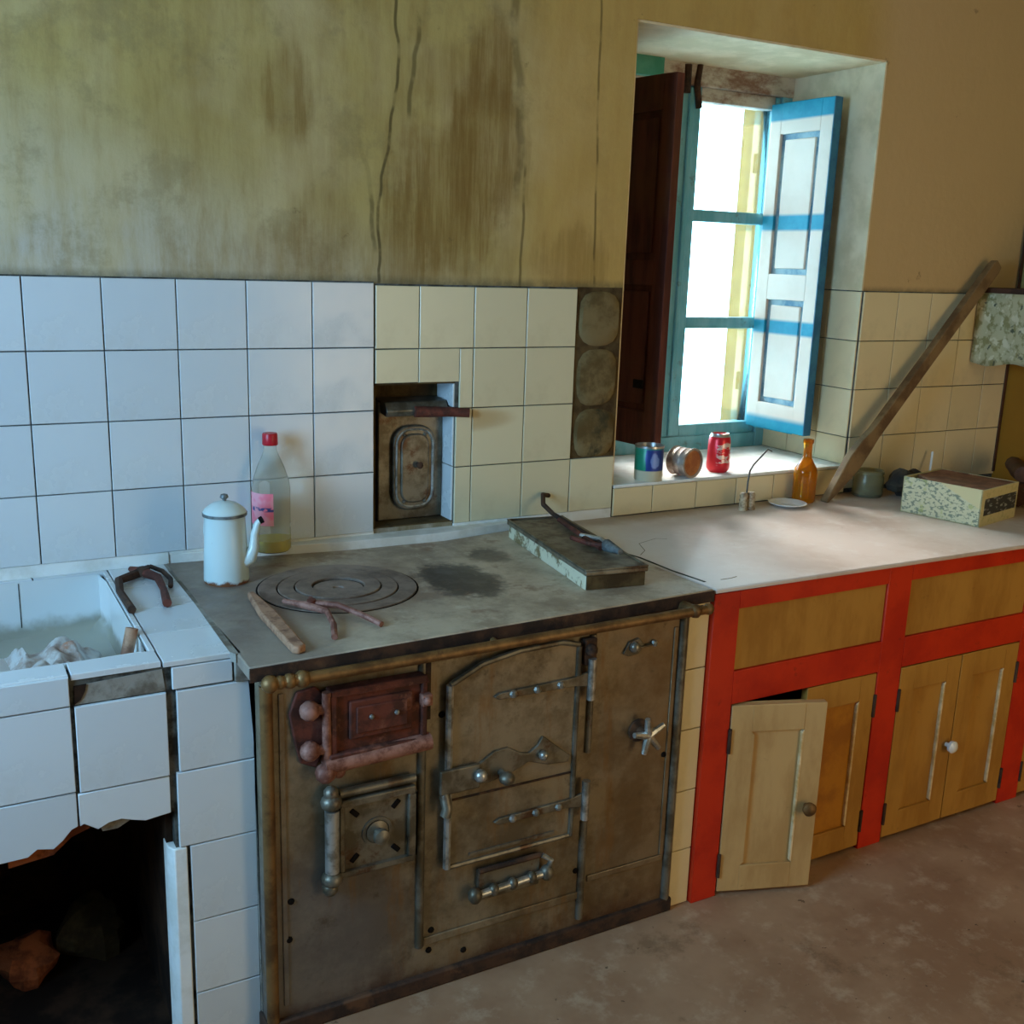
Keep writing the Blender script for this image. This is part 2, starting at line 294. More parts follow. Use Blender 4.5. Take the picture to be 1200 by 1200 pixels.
MT['film'] = simple('crumpled_dirty_plastic', (196, 192, 186), (160, 142, 130), .4, sc=30, bump=.4, c3=(176, 120, 90))
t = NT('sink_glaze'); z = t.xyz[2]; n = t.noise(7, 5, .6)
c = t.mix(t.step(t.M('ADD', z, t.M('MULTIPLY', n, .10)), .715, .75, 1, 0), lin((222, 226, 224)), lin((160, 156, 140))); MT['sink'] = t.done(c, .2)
t = NT('chipped_cream_tin'); n = t.noise(22, 5, .7, (1, 1, 1)); c = t.mix(t.step(n, .48, .58), lin((226, 220, 190)), lin((136, 118, 80))); t.bump(n, .2, .001); MT['traypaint'] = t.done(c, .5, .2)
MT['traytop'] = simple('dusty_tin_lid', (134, 124, 104), (104, 90, 70), .5, .4, sc=24, bump=.3, c3=(78, 54, 38))

# ------------------------------------------------------------------ mesh builder
class B:
    def __init__(s): s.v = []; s.f = []; s.T = Matrix.Identity(4)
    def add(s, vs, fs):
        k = len(s.v); s.v += [tuple(s.T @ Vector(p)) for p in vs]; s.f += [tuple(i+k for i in f) for f in fs]; return s
    def box(s, x0, x1, y0, y1, z0, z1):
        return s.add([(x0, y0, z0), (x1, y0, z0), (x1, y1, z0), (x0, y1, z0), (x0, y0, z1), (x1, y0, z1), (x1, y1, z1), (x0, y1, z1)],
                     [(0, 3, 2, 1), (4, 5, 6, 7), (0, 1, 5, 4), (1, 2, 6, 5), (2, 3, 7, 6), (3, 0, 4, 7)])
    def prism(s, poly, ax, a, b):    # poly in the other two axes
        def P(u, v, w): return {'x': (w, u, v), 'y': (u, w, v), 'z': (u, v, w)}[ax]
        n = len(poly); vs = [P(u, v, a) for u, v in poly] + [P(u, v, b) for u, v in poly]
        fs = [tuple(range(n)), tuple(range(2*n-1, n-1, -1))] + [(i, i+n, (i+1) % n+n, (i+1) % n) for i in range(n)]
        return s.add(vs, fs)
    def tube(s, pts, r, n=8, flat=1.):
        pts = [Vector(p) for p in pts]; R = r if isinstance(r, (list, tuple)) else [r]*len(pts)
        vs = []; fs = []; up = None
        for i, p in enumerate(pts):
            d = (pts[min(i+1, len(pts)-1)]-pts[max(i-1, 0)]).normalized()
            if up is None: up = Vector((0, 0, 1)) if abs(d.z) < .9 else Vector((0, 1, 0))
            a = d.cross(up).normalized(); b = a.cross(d).normalized(); up = b
            for k in range(n):
                an = 2*PI*k/n; vs.append(tuple(p+a*math.cos(an)*R[i]+b*math.sin(an)*R[i]*flat))
        for i in range(len(pts)-1):
            for k in range(n):
                fs.append((i*n+k, i*n+(k+1) % n, (i+1)*n+(k+1) % n, (i+1)*n+k))
        fs.append(tuple(range(n-1, -1, -1))); fs.append(tuple(range((len(pts)-1)*n, len(pts)*n)))
        return s.add(vs, fs)
    def lathe(s, prof, c=(0, 0, 0), n=24, ax='z', sx=1., sy=1.):
        vs = []; fs = []
        for r, h in prof:
            for k in range(n):
                a = 2*PI*k/n; u, v = r*math.cos(a)*sx, r*math.sin(a)*sy
                p = {'z': (u, v, h), 'y': (u, -h, v), 'x': (h, u, v)}[ax]
                vs.append((p[0]+c[0], p[1]+c[1], p[2]+c[2]))
        m = len(prof)
        for i in range(m-1):
            for k in range(n): fs.append((i*n+k, i*n+(k+1) % n, (i+1)*n+(k+1) % n, (i+1)*n+k))
        if prof[0][0] > 1e-5: fs.append(tuple(range(n-1, -1, -1)))
        if prof[-1][0] > 1e-5: fs.append(tuple(range((m-1)*n, m*n)))
        return s.add(vs, fs)
    def ball(s, c, r, n=12, sz=1., sx=1., sy=1.):
        m = n//2
        return s.lathe([(max(1e-6, r*math.sin(PI*i/m)), -r*math.cos(PI*i/m)*sz) for i in range(m+1)], c, n, 'z', sx, sy)
    def ring(s, c, r0, r1, h0, h1, n=40, ax='z'):
        return s.lathe([(r0, h0), (r0, h1), (r1, h1), (r1, h0), (r0, h0)], c, n, ax)
W = {}
def obj(name, b, m, parent=None, world=True, bevel=0, seg=2, ang=40, label=None, sub=0):
    me = bpy.data.meshes.new(name)
    off = Vector(W.get(parent.name, (0, 0, 0))) if (parent and world) else Vector((0, 0, 0))
    me.from_pydata([tuple(Vector(p)-off) for p in b.v], [], b.f); me.update()
    import bmesh
    bm = bmesh.new(); bm.from_mesh(me); bmesh.ops.remove_doubles(bm, verts=bm.verts, dist=1e-6)
    bmesh.ops.recalc_face_normals(bm, faces=bm.faces); bm.to_mesh(me); bm.free()
    me.polygons.foreach_set('use_smooth', [True]*len(me.polygons))
    me.set_sharp_from_angle(angle=math.radians(ang))
    me.materials.append(MT[m] if isinstance(m, str) else m)
    o = bpy.data.objects.new(name, me); COL.objects.link(o)
    if parent: o.parent = parent; W[o.name] = W.get(parent.name, (0, 0, 0))
    if bevel:
        k = o.modifiers.new('bevel', 'BEVEL'); k.width = bevel; k.segments = seg; k.limit_method = 'ANGLE'; k.angle_limit = math.radians(35)
    if sub:
        k = o.modifiers.new('sub', 'SUBSURF'); k.levels = sub; k.render_levels = sub
    if label: o['label'] = label
    return o
def tag(o, label, cat, group=None):
    o['label'] = label; o['category'] = cat
    if group: o['group'] = group
    return o
def thing(name, label, cat, loc=(0, 0, 0), rz=0, group=None):
    o = bpy.data.objects.new(name, None); COL.objects.link(o); o.location = loc; o.rotation_euler = (0, 0, rz)
    o.empty_display_size = .05; W[o.name] = tuple(loc); return tag(o, label, cat, group)
def struct(o): o['kind'] = 'structure'; return o

# wall with holes: 3-D grid of cells, only outer faces are kept
def cells(xs, ys, zs, hole):
    b = B(); nx, ny, nz = len(xs)-1, len(ys)-1, len(zs)-1
    solid = {(i, j, k) for i in range(nx) for j in range(ny) for k in range(nz)
             if not hole((xs[i]+xs[i+1])/2, (ys[j]+ys[j+1])/2, (zs[k]+zs[k+1])/2)}
    for i, j, k in solid:
        x0, x1, y0, y1, z0, z1 = xs[i], xs[i+1], ys[j], ys[j+1], zs[k], zs[k+1]
        for d, q in (((-1, 0, 0), [(x0, y0, z0), (x0, y0, z1), (x0, y1, z1), (x0, y1, z0)]), ((1, 0, 0), [(x1, y0, z0), (x1, y1, z0), (x1, y1, z1), (x1, y0, z1)]),
                     ((0, -1, 0), [(x0, y0, z0), (x1, y0, z0), (x1, y0, z1), (x0, y0, z1)]), ((0, 1, 0), [(x0, y1, z0), (x0, y1, z1), (x1, y1, z1), (x1, y1, z0)]),
                     ((0, 0, -1), [(x0, y0, z0), (x0, y1, z0), (x1, y1, z0), (x1, y0, z0)]), ((0, 0, 1), [(x0, y0, z1), (x1, y0, z1), (x1, y1, z1), (x0, y1, z1)])):
            if (i+d[0], j+d[1], k+d[2]) not in solid: b.add(q, [(0, 1, 2, 3)])
    return b

# tiles: one chamfered mesh per size and facing, shared
TC = {}
def tile(parent, face, a0, a1, b0, b1, base, t=.006, m='tile', gap=.0013, tilt=.004, label=None):
    """face 'y': on a plane y=base looking to -y (a = x, b = z); 'x': looking to -x (a = y, b = z); 'z': looking up (a = x, b = y)."""
    a0 += gap; a1 -= gap; b0 += gap; b1 -= gap; wd, ht = round(a1-a0, 4), round(b1-b0, 4)
    key = (face, wd, ht, t, m)
    if key not in TC:
        c = .0012; hw, hh = wd/2, ht/2
        lv = [(hw, hh, 0), (hw, hh, t-c), (hw-c, hh-c, t)]
        vs = []
        for U, V, D in lv:
            for su, sv in ((-1, -1), (1, -1), (1, 1), (-1, 1)):
                vs.append({'y': (su*U, -D, sv*V), 'x': (-D, su*U, sv*V), 'z': (su*U, sv*V, D)}[face])
        fs = [(3, 2, 1, 0), (8, 9, 10, 11)] + [(i+l*4, (i+1) % 4+l*4, (i+1) % 4+l*4+4, i+l*4+4) for l in (0, 1) for i in range(4)]
        bb = B(); bb.add(vs, fs); o = obj('tile', bb, m, None, False, ang=20); TC[key] = o.data
        bpy.data.objects.remove(o)
    o = bpy.data.objects.new('tile', TC[key]); COL.objects.link(o); o.parent = parent
    ca, cb = (a0+a1)/2, (b0+b1)/2
    p = Vector({'y': (ca, base, cb), 'x': (base, ca, cb), 'z': (ca, cb, base)}[face]) - Vector(W.get(parent.name, (0, 0, 0)))
    o.location = p
    o.rotation_euler = [random.uniform(-tilt, tilt)*(1 if (face, i) not in (('y', 1), ('x', 0), ('z', 2)) else .6) for i in range(3)]
    if label: o['label'] = label
    return o
def polytile(parent, poly, base, t=.006, m='tile', name='tile'):
    return obj(name, B().prism(poly, 'y', base-t, base), m, parent, bevel=.001, seg=1)

# ------------------------------------------------------------------ setting
XL, XR, YF, ZC = -1.15, 3.06, -3.8, 2.6
ZS = .867; WX0, WX1, WZ1 = 1.455, 2.34, 2.06
NX0, NX1, NZ0, NZ1 = .752, .967, .808, 1.165
def whole(x, y, z):
    if WX0 < x < WX1 and ZS-.01 < z < WZ1: return True
    return NX0 < x < NX1 and NZ0 < z < NZ1 and y < .1
wb = cells([XL-.3, NX0, NX1, WX0, WX1, XR+.3], [0, .1, .55], [0, NZ0, ZS-.01, NZ1, WZ1, ZC], whole)
wall_back = struct(obj('wall_back', wb, 'plaster', ang=30))
# plaster coat of the window reveals, soffit and sill bed
obj('reveal_plaster', B().box(WX1-.006, WX1, .0, .385, 1.405, WZ1-.006).box(WX0, WX1, .004, .385, WZ1-.006, WZ1).box(WX0, WX0+.006, .004, .385, ZS, WZ1-.006), 'reveal', wall_back)
obj('sill_screed', B().box(WX0+.001, WX1-.001, -.009, .39, ZS-.0095, ZS), 'white', wall_back, bevel=.003)
obj('outside_reveal', B().box(WX1-.045, WX1-.0, .455, .56, ZS, WZ1).box(WX0, WX0+.045, .455, .56, ZS, WZ1), 'yellow_ext', wall_back)
# grout bed behind the wall tiles
g = B().box(XL, .751, -.002, 0, .78, 1.403).box(.751, 1.313, -.0018, 0, NZ1, 1.399).box(NX1, 1.313, -.0018, 0, .79, NZ1).box(1.313, 1.452, -.0018, 0, .79, .95)
g.box(WX0, WX1, -.0018, 0, .775, ZS-.004).box(WX1, XR, -.0018, 0, .775, 1.405)
obj('grout', g, 'grout', wall_back)
obj('bottom_strip', B().box(XL, .262, -.0075, 0, .775, .8035).box(.262, .751, -.006, 0, .795, .8035).box(NX1, 1.452, -.006, 0, .775, .8035), 'white', wall_back, bevel=.002)
obj('reveal_grout', B().box(WX1-.002, WX1, 0, .385, ZS, 1.405), 'grout', wall_back)
cols = [-.15*k for k in range(7, 0, -1)] + [.15*k for k in range(5)]
for j in range(4):
    z1 = 1.401-.1497*j; z0 = z1-.1497 if j < 3 else .803
    for k in cols: tile(wall_back, 'y', k, k+.15, z0, z1, -.001, .0075)
RX = [.753, .866, 1.0134, 1.1622, 1.311]
RZ = [1.396, 1.2472, 1.0984, .9496, .803]
for i in range(4): tile(wall_back, 'y', RX[i], RX[i+1], RZ[1], RZ[0], -.001, m='tile_cream')
tile(wall_back, 'y', RX[0], RX[1], NZ1, RZ[1], -.001, m='tile_cream'); tile(wall_back, 'y', RX[1], .9755, NZ1, RZ[1], -.001, gap=.0005, m='tile_cream')
tile(wall_back, 'y', .9755, 1.0134, RZ[2], RZ[1], -.001, m='tile_cream')
tile(wall_back, 'y', NX1, 1.0134, RZ[3], RZ[2], -.001, m='tile_cream'); tile(wall_back, 'y', NX1, 1.0134, RZ[4], RZ[3], -.001, m='tile_cream')
for i in (2, 3):
    for j in (1, 2, 3): tile(wall_back, 'y', RX[i], RX[i+1], RZ[j+1], RZ[j], -.001, m='tile_rust' if (i, j) == (2, 2) else 'tile_cream')
tile(wall_back, 'y', 1.311, 1.452, RZ[4], RZ[3], -.001, m='tile_cream')
for xs0, xs1 in ((1.455, 1.589), (1.589, 1.745), (1.745, 1.893), (1.893, 2.04), (2.04, 2.19), (2.19, 2.34)):
    tile(wall_back, 'y', xs0, xs1, .7785, ZS-.009, -.001, .008, tilt=.01, m='tile_warm')
for j in range(4):
    z1 = 1.4033-.1497*j; z0 = z1-.1497 if j < 3 else .79
    for k in range(5):
        a = 2.341+.1497*k; tile(wall_back, 'y', a, min(a+.1497, XR), z0, z1, -.001, m='tile_warm')
    for a, c in ((-.001, .13), (.13, .26), (.26, .385)): tile(wall_back, 'x', a, c, max(z0, ZS), z1, WX1-.001, .005, m='tile_warm')
# bare mortar bed with round dabs where three tiles fell
obj('bare_patch', B().box(1.312, 1.452, -.003, .0, .951, 1.400), 'mortar_dark', wall_back, label='bare mortar strip where tiles fell off')
for zc, zr in ((1.32, .07), (1.165, .075), (1.015, .066)):
    b = B(); pr = []
    n = 22; vs = [(1.383, -.011, zc)]; fs = []
    for ri, (k, d) in enumerate(((.55, -.0125), (.9, -.010), (1., -.003))):
        for q in range(n):
            a = 2*PI*q/n; e = 3.2
            rx = .063*k/((abs(math.cos(a))**e+abs(math.sin(a))**e)**(1/e)); rz = zr*k/((abs(math.cos(a))**e+abs(math.sin(a))**e)**(1/e))
            j = 1+.05*noise.noise(Vector((math.cos(a)*1.5, math.sin(a)*1.5, zc*9)))
            vs.append((1.383+rx*math.cos(a)*j, d, zc+rz*math.sin(a)*j))
        s0 = 1+ri*n
        for q in range(n):
            fs.append((0, 1+q, 1+(q+1) % n) if ri == 0 else (s0-n+q, s0+q, s0+(q+1) % n, s0-n+(q+1) % n))
    obj('mortar_dab', b.add(vs, fs), 'mortar', wall_back)
# niche lining
obj('niche_lining', B().box(NX0, NX0+.004, .0, .1, NZ0, NZ1).box(NX0, NX1, .0, .1, NZ1-.004, NZ1).box(NX0, NX1, .094, .1, NZ0, NZ1).box(NX0, NX1, -.0, .1, NZ0, NZ0+.003), 'mortar_dark', wall_back)
tile(wall_back, 'x', .0, .098, NZ0, .951, NX1-.0005, .004); tile(wall_back, 'x', .0, .098, .951, 1.1, NX1-.0005, .004); tile(wall_back, 'x', .0, .098, 1.1, NZ1-.004, NX1-.0005, .004)
# other walls
struct(obj('wall_left', cells([XL-.3, XL], [YF, -1.6, -.7, 0], [0, .97, 2.03, ZC], lambda x, y, z: -1.6 < y < -.7 and .97 < z < 2.03), 'wall2'))
struct(obj('wall_right', cells([XR, XR+.3], [YF, 0], [0, ZC], lambda x, y, z: False), 'wall_r'))
struct(obj('wall_front', cells([XL-.3, 1.7, 2.7, XR+.3], [YF-.3, YF], [0, 2.0, ZC], lambda x, y, z: 1.7 < x < 2.7 and z < 2), 'wall2'))  # doorway added for the warm fill lamp
struct(obj('wall_sky_blocker', B().box(1.3, 1.4, YF-1.5, YF-.3, 0, ZC).box(3.0, 3.1, YF-1.5, YF-.3, 0, ZC).box(1.3, 3.1, YF-1.6, YF-1.5, 0, ZC), 'wall2'))  # unseen closed box added behind the doorway to keep the sky out
struct(obj('floor', B().box(XL-.3, XR+.3, YF-1.6, 0, -.1, 0), 'floor'))
struct(obj('ceiling', B().box(XL-.3, XR+.3, YF-1.6, .55, ZC, ZC+.1), 'ceiling'))
struct(obj('trim_1', B().box(XR-.012, XR-.001, -.012, -.0075, .80, ZC), 'darkwood'))

# ------------------------------------------------------------------ window
win = thing('window_1', '', '', (1.93, .42, ZS)); del win['label'], win['category']; struct(win)
FY0, FY1 = .375, .455
fb = B().box(WX0+.0, 1.62, FY0, FY1, ZS, WZ1).box(2.295, WX1, FY0, FY1, ZS, WZ1).box(1.62, 2.295, FY0, FY1, ZS, .915)
obj('window_frame', fb, 'teal', win, bevel=.004)
obj('frame_head', B().box(1.56, WX1, FY0-.005, FY1, 1.995, WZ1), 'head', win, bevel=.004, label='grimy brown grey head of the window frame')
obj('head_board', B().box(WX0+.01, 1.80, FY0-.03, FY0-.006, 2.0, WZ1), 'tealgreen', win, bevel=.003, label='green painted board above left shutter')
for nm, a, c in (('sash', 1.62, 1.932), ('sash', 1.934, 2.295)):
    l = a+.035 if a < 1.7 else a+.042; r = c-.045 if a < 1.7 else c-.022
    s = obj('sash', B().box(a, l, .385, .43, .915, 1.995).box(r, c, .385, .43, .915, 1.995).box(l, r, .385, .43, .915, .952), 'teal', win, bevel=.003)
    obj('sash_head', B().box(l, r, .385, .43, 1.955, 1.995), 'head', s, bevel=.002)
    for z in (1.283, 1.618): obj('glazing_bar', B().box(l, r, .392, .424, z-.018, z+.018), 'teal', s, bevel=.003)
    for z0, z1 in ((.952, 1.265), (1.301, 1.60), (1.636, 1.955)): obj('pane', B().box(l, r, .407, .410, z0, z1), 'glass', s)
obj('meeting_bead', B().box(1.925, 1.941, .374, .386, .92, 1.99), 'teal', win, bevel=.003)
obj('bolt', B().tube([(1.905, .370, 1.97), (1.905, .370, 2.05)], .012, 8).tube([(1.955, .368, 1.93), (1.94, .366, 2.0), (1.95, .37, 2.055)], .01, 8), 'rust_dark', win, label='rusty bolt at head of the sashes')
def shutter(hx, hy, ang, face_m, back, lab, wd=.262):
    """leaf along local +x from the hinge; local +y is its back; z 0..1.03"""
    e = bpy.data.objects.new('shutter', None); COL.objects.link(e); e.parent = win
    e.location = Vector((hx, hy, .945)) - Vector(W[win.name]); e.rotation_euler = (0, 0, ang); W[e.name] = (0, 0, 0); e['label'] = lab
    H = 1.022; t = .028; st = .048
    P = [(.085, .42), (.50, .93)] if not back else [(.10, .46), (.53, .93)]
    f = B().box(0, st, -t, 0, 0, H).box(wd-st, wd, -t, 0, 0, H).box(st, wd-st, -t, 0, 0, P[0][0]).box(st, wd-st, -t, 0, P[0][1], P[1][0]).box(st, wd-st, -t, 0, P[1][1], H)
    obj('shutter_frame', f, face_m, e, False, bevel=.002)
    for z0, z1 in P:
        b = B().box(st, wd-st, -t+.011, -.006, z0, z1)
        obj('shutter_panel', b, face_m if back else 'recess', e, False)
        q = .018
        c = B().prism([(st+q, z0+q), (wd-st-q, z0+q), (wd-st-q, z1-q), (st+q, z1-q)], 'y', -t+.004, -t+.012).prism([(st+q, z0+q), (wd-st-q, z0+q), (wd-st-q, z1-q), (st+q, z1-q)], 'y', -.007, -.002)
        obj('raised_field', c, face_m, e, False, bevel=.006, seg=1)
    if not back:
        obj('edge_strip', B().box(wd, wd+.003, -t, .002, 0, H).box(0.0, wd+.003, 0, .003, 0, H), 'blue', e, False, label='deep blue painted edge')
    else:
        obj('latch_plate', B().box(wd-.10, wd-.06, -t-.004, -t+.001, .165, .19), 'black', e, False, bevel=.001)
    for z in (.14, .85): obj('hinge', B().tube([(-.004, -t/2, z-.03), (-.004, -t/2, z+.03)], .006, 8), 'iron', e, False)
    return e
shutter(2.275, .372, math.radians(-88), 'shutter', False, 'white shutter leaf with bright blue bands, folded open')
shutter(1.638, .372, math.radians(-82), 'brownwood', True, 'dark red brown shutter leaf, folded open', .29)

# ------------------------------------------------------------------ cast iron stove
sv = thing('wood_stove', 'old grey-brown cast iron range with dusty flat top, between tiled sink pier and red cabinet', 'stove', (.756, -.34, 0))
YB = -.640
obj('stove_body', B().box(.286, 1.228, YB, -.06, .03, .722), 'enamel', sv, bevel=.003)
obj('under_band', B().box(.30, 1.225, -.655, -.06, .722, .752), 'rust_dark', sv, label='dark rusty band under the top')
obj('plinth', B().box(.28, 1.235, YB-.012, -.06, 0, .034), 'rust_dark', sv, bevel=.004)
obj('cooktop', B().prism([(.254, -.004), (.255, -.687), (1.287, -.652), (1.252, -.004), (1.10, -.03), (.914, -.06), (.65, -.05), (.453, -.022)], 'z', .753, .777), 'cooktop', sv, bevel=.003)
obj('top_lip', B().prism([(.256, -.6865), (.256, -.690), (1.288, -.655), (1.288, -.652)], 'z', .750, .7745), 'rust_dark', sv, label='dark front lip')  # thin dark strip along the front edge of the cooktop
# inside the top: rings
cx, cy = .545, -.322
for r0_, r1_, h in ((.128, .166, .7795), (.092, .125, .781), (.055, .089, .7835)):
    obj('cooking_ring', B().ring((cx, cy, 0), r0_, r1_, .7765, h, 48), 'ring', sv, bevel=.0012, seg=1)
obj('ring_lid', B().lathe([(.0001, .7785), (.010, .7785), (.012, .7815), (.052, .7815), (.0525, .7765)], (cx-.004, cy-.012, 0), 32), 'ring', sv)
obj('ring_gap', B().ring((cx, cy, 0), .0, .1275, .777, .7774, 40).ring((cx, cy, 0), .166, .170, .777, .7773, 48), 'black', sv)
# vertical beads and panel edging
def bead(name, x, z0, z1, r=.011, m='iron'):
    obj(name, B().lathe([(r, z0), (r, z1)], (x, YB-.001, 0), 12), m, sv)
bead('corner_bead', .296, .03, .72, .012, 'brass'); bead('corner_bead', 1.220, .03, .72, .011, 'iron')
bead('bead', .598, .10, .72, .009); bead('bead', .984, .05, .29, .009); bead('bead', .984, .45, .715, .008)
obj('panel_seam', B().box(.607, .985, YB-.004, YB, .10, .118).box(1.0, 1.205, YB-.004, YB, .135, .150).box(1.195, 1.205, YB-.004, YB, .15, .70), 'enamel', sv, bevel=.002)
obj('panel_seam', B().box(.318, .328, YB-.003, YB, .06, .70), 'enamel', sv, bevel=.001)
# towel rail
rl = obj('towel_rail', B().tube([(.287, -.70, .747), (1.24, -.70, .754)], .0105, 12), 'brass', sv)
obj('finial', B().ball((.287, -.70, .747), .016, 12).ball((.305, -.70, .747), .0125, 10).ball((.322, -.70, .747), .014, 10), 'brass', rl)
obj('rail_bracket', B().tube([(.345, -.70, .747), (.345, -.65, .745)], .012, 10).ball((.345, -.70, .747), .0155, 10), 'brass', rl)
obj('rail_bracket', B().tube([(1.20, -.70, .754), (1.20, -.65, .752)], .012, 10).ball((1.20, -.70, .754), .0155, 10).ball((1.235, -.70, .754), .013, 10).ball((1.218, -.70, .754), .011, 10), 'brass', rl)
obj('rail_bracket', B().tube([(.73, -.70, .7505), (.73, -.65, .75)], .007, 8), 'brass', rl)
# fire door (rusted)
fd = obj('fire_door', B().box(.405, .595, YB-.026, YB, .565, .700), 'rust', sv, bevel=.004, label='rusted red fire door with two hinge lugs')
obj('door_rim', B().box(.405, .595, YB-.034, YB-.024, .690, .702).box(.405, .417, YB-.034, YB-.024, .577, .690).box(.583, .595, YB-.034, YB-.024, .577, .690).box(.400, .598, YB-.040, YB-.024, .556, .580), 'rust', fd, bevel=.003)
obj('door_field', B().box(.440, .565, YB-.034, YB-.026, .600, .676), 'rust', fd, bevel=.006)
obj('door_field', B().box(.452, .553, YB-.038, YB-.033, .612, .664), 'rust', fd, bevel=.003)
obj('rivet', B().ball((.48, YB-.040, .642), .005, 8), 'brightiron', fd); obj('rivet', B().ball((.53, YB-.040, .642), .005, 8), 'brightiron', fd)
obj('door_sill', B().tube([(.392, YB-.030, .558), (.602, YB-.030, .566)], .017, 12), 'rust_light', fd)
obj('sill_foot', B().ball((.394, YB-.032, .545), .02, 12).ball((.42, YB-.028, .542), .014, 10), 'rust_light', fd)
for zc in (.668, .590):
    obj('hinge_lug', B().tube([(.365, YB-.018, zc), (.400, YB-.026, zc-.002)], .010, 10).ball((.368, YB-.024, zc), .019, 12), 'rust_light', fd)
obj('hinge_plate', B().prism([(.335, .66), (.35, .70), (.385, .705), (.40, .69), (.40, .575), (.385, .545), (.355, .56), (.345, .60)], 'y', YB-.008, YB), 'rust', fd, bevel=.003)
obj('hinge_pin', B().tube([(.398, YB-.028, .70), (.398, YB-.028, .555)], .0085, 10), 'rust_light', fd)
obj('door_catch', B().box(.578, .600, YB-.048, YB-.03, .645, .668).ball((.588, YB-.048, .657), .010, 8), 'rust_light', fd, bevel=.003)
obj('shade_strip', B().box(.602, .612, YB-.010, YB, .60, .715), 'rust_dark', sv)
# ash door with knob and four slots
ad = obj('air_door', B().box(.424, .577, YB-.016, YB, .315, .475), 'iron', sv, bevel=.004, label='square grey air door with round knob and four slots')
obj('door_rim', B().box(.424, .577, YB-.026, YB-.014, .462, .476).box(.424, .577, YB-.026, YB-.014, .315, .328).box(.562, .577, YB-.026, YB-.014, .328, .462).box(.424, .434, YB-.026, YB-.014, .328, .462), 'iron', ad, bevel=.003)
for sx_, sz_ in ((-1, 1), (1, 1), (-1, -1), (1, -1)):
    b = B(); b.T = Matrix.Translation((.497+sx_*.042, YB-.0165, .395+sz_*.047)) @ Matrix.Rotation(sx_*sz_*.8*-1, 4, 'Y'); b.box(-.010, .010, -.002, .002, -.005, .005)
    obj('air_slot', b, 'black', ad, bevel=.0015)
obj('knob', B().lathe([(.020, 0), (.022, .004), (.010, .008), (.009, .016), (.016, .022), (.015, .030), (.006, .034), (.0001, .0345)], (.500, YB-.016, .394), 20, 'y'), 'iron', ad)
obj('knob_disc', B().ring((.500, YB-.0155, .394), .024, .030, 0, .004, 24, 'y'), 'iron', ad)
obj('hinge_barrel', B().tube([(.409, YB-.022, .335), (.409, YB-.022, .462)], .014, 12), 'brightiron', ad)
obj('hinge_knuckle', B().ball((.408, YB-.022, .478), .021, 12, .8).ball((.408, YB-.020, .495), .015, 10), 'iron', ad)
obj('hinge_knuckle', B().ball((.408, YB-.022, .320), .021, 12, .8).ball((.405, YB-.020, .300), .016, 10), 'iron', ad)
obj('hood', B().tube([(.425, YB-.016, .488), (.578, YB-.016, .488)], .009, 10), 'iron', ad)
# oven door
def arch(x0, x1, z0, zs, zt, n=10):
    pts = [(x0, z0), (x1, z0), (x1, zs)]
    for i in range(1, n): a = PI*i/n; pts.append(((x0+x1)/2+(x1-x0)/2*math.cos(a), zs+(zt-zs)*math.sin(a)))
    return pts+[(x0, zs)]
od = obj('oven_door', B().prism([(.650, .272), (.944, .272), (.944, .70), (.90, .712), (.80, .709), (.72, .695), (.650, .665)], 'y', YB-.014, YB), 'enamel', sv, bevel=.003, label='large arched oven door with riveted strap hinges')
ol = [(.652, .665), (.72, .697), (.80, .711), (.90, .714), (.942, .703)]
obj('door_edge', B().tube([(.650, YB-.015, .272)]+[(.650, YB-.015, .665)], .008, 8), 'brightiron', od)
obj('door_edge', B().tube([(x_, YB-.015, z_) for x_, z_ in ol], .006, 8), 'iron', od)
obj('door_edge', B().tube([(.942, YB-.015, .272), (.942, YB-.015, .70)], .006, 8), 'iron', od)
obj('door_edge', B().tube([(.650, YB-.013, .272), (.944, YB-.013, .272)], .006, 8).box(.70, .90, YB-.018, YB-.012, .287, .293), 'iron', od)
obj('door_seam', B().box(.66, .935, YB-.0165, YB-.013, .418, .422), 'rust_dark', od)
for zc, xa in ((.625, .757), (.350, .765)):
    h = obj('strap_hinge', B().prism([(xa, zc-.008), (.93, zc-.010), (.975, zc-.018), (.975, zc+.018), (.93, zc+.010), (xa, zc+.006), (xa-.012, zc-.001)], 'y', YB-.021, YB-.013), 'iron', od, bevel=.002)
    obj('hinge_barrel', B().tube([(.972, YB-.022, zc-.045), (.972, YB-.022, zc+.045)], .009, 10), 'brightiron', h)
    for q in (.03, .085, .14): obj('rivet', B().ball((xa+q, YB-.022, zc), .0085, 8), 'brightiron', h)
obj('hinge_block', B().box(.955, .985, YB-.018, YB, .655, .712).ball((.968, YB-.022, .69), .014, 10), 'rust_dark', od, bevel=.003)
lp = obj('latch_plate', B().prism([(.695, .445), (.74, .442), (.79, .452), (.83, .468), (.875, .452), (.925, .447), (.93, .462), (.90, .486), (.875, .508), (.862, .518), (.85, .500), (.83, .487), (.81, .492), (.78, .51), (.75, .508), (.72, .49), (.70, .478)], 'y', YB-.020, YB-.013), 'iron', od, bevel=.002, label='ornate scalloped latch plate')
obj('latch_bar', B().box(.628, .715, YB-.028, YB-.018, .440, .492), 'iron', lp, bevel=.003)
obj('latch_knob', B().ball((.712, YB-.034, .470), .014, 10), 'brightiron', lp)
obj('latch_knob', B().tube([(.765, YB-.015, .460), (.765, YB-.042, .460)], .008, 8).ball((.765, YB-.046, .458), .017, 12, .8), 'iron', lp)
obj('latch_knob', B().ball((.860, YB-.028, .480), .011, 10), 'brightiron', lp)
obj('latch_pin', B().tube([(.640, YB-.02, .438), (.640, YB-.034, .415), (.636, YB-.034, .400)], .011, 10), 'iron', lp)
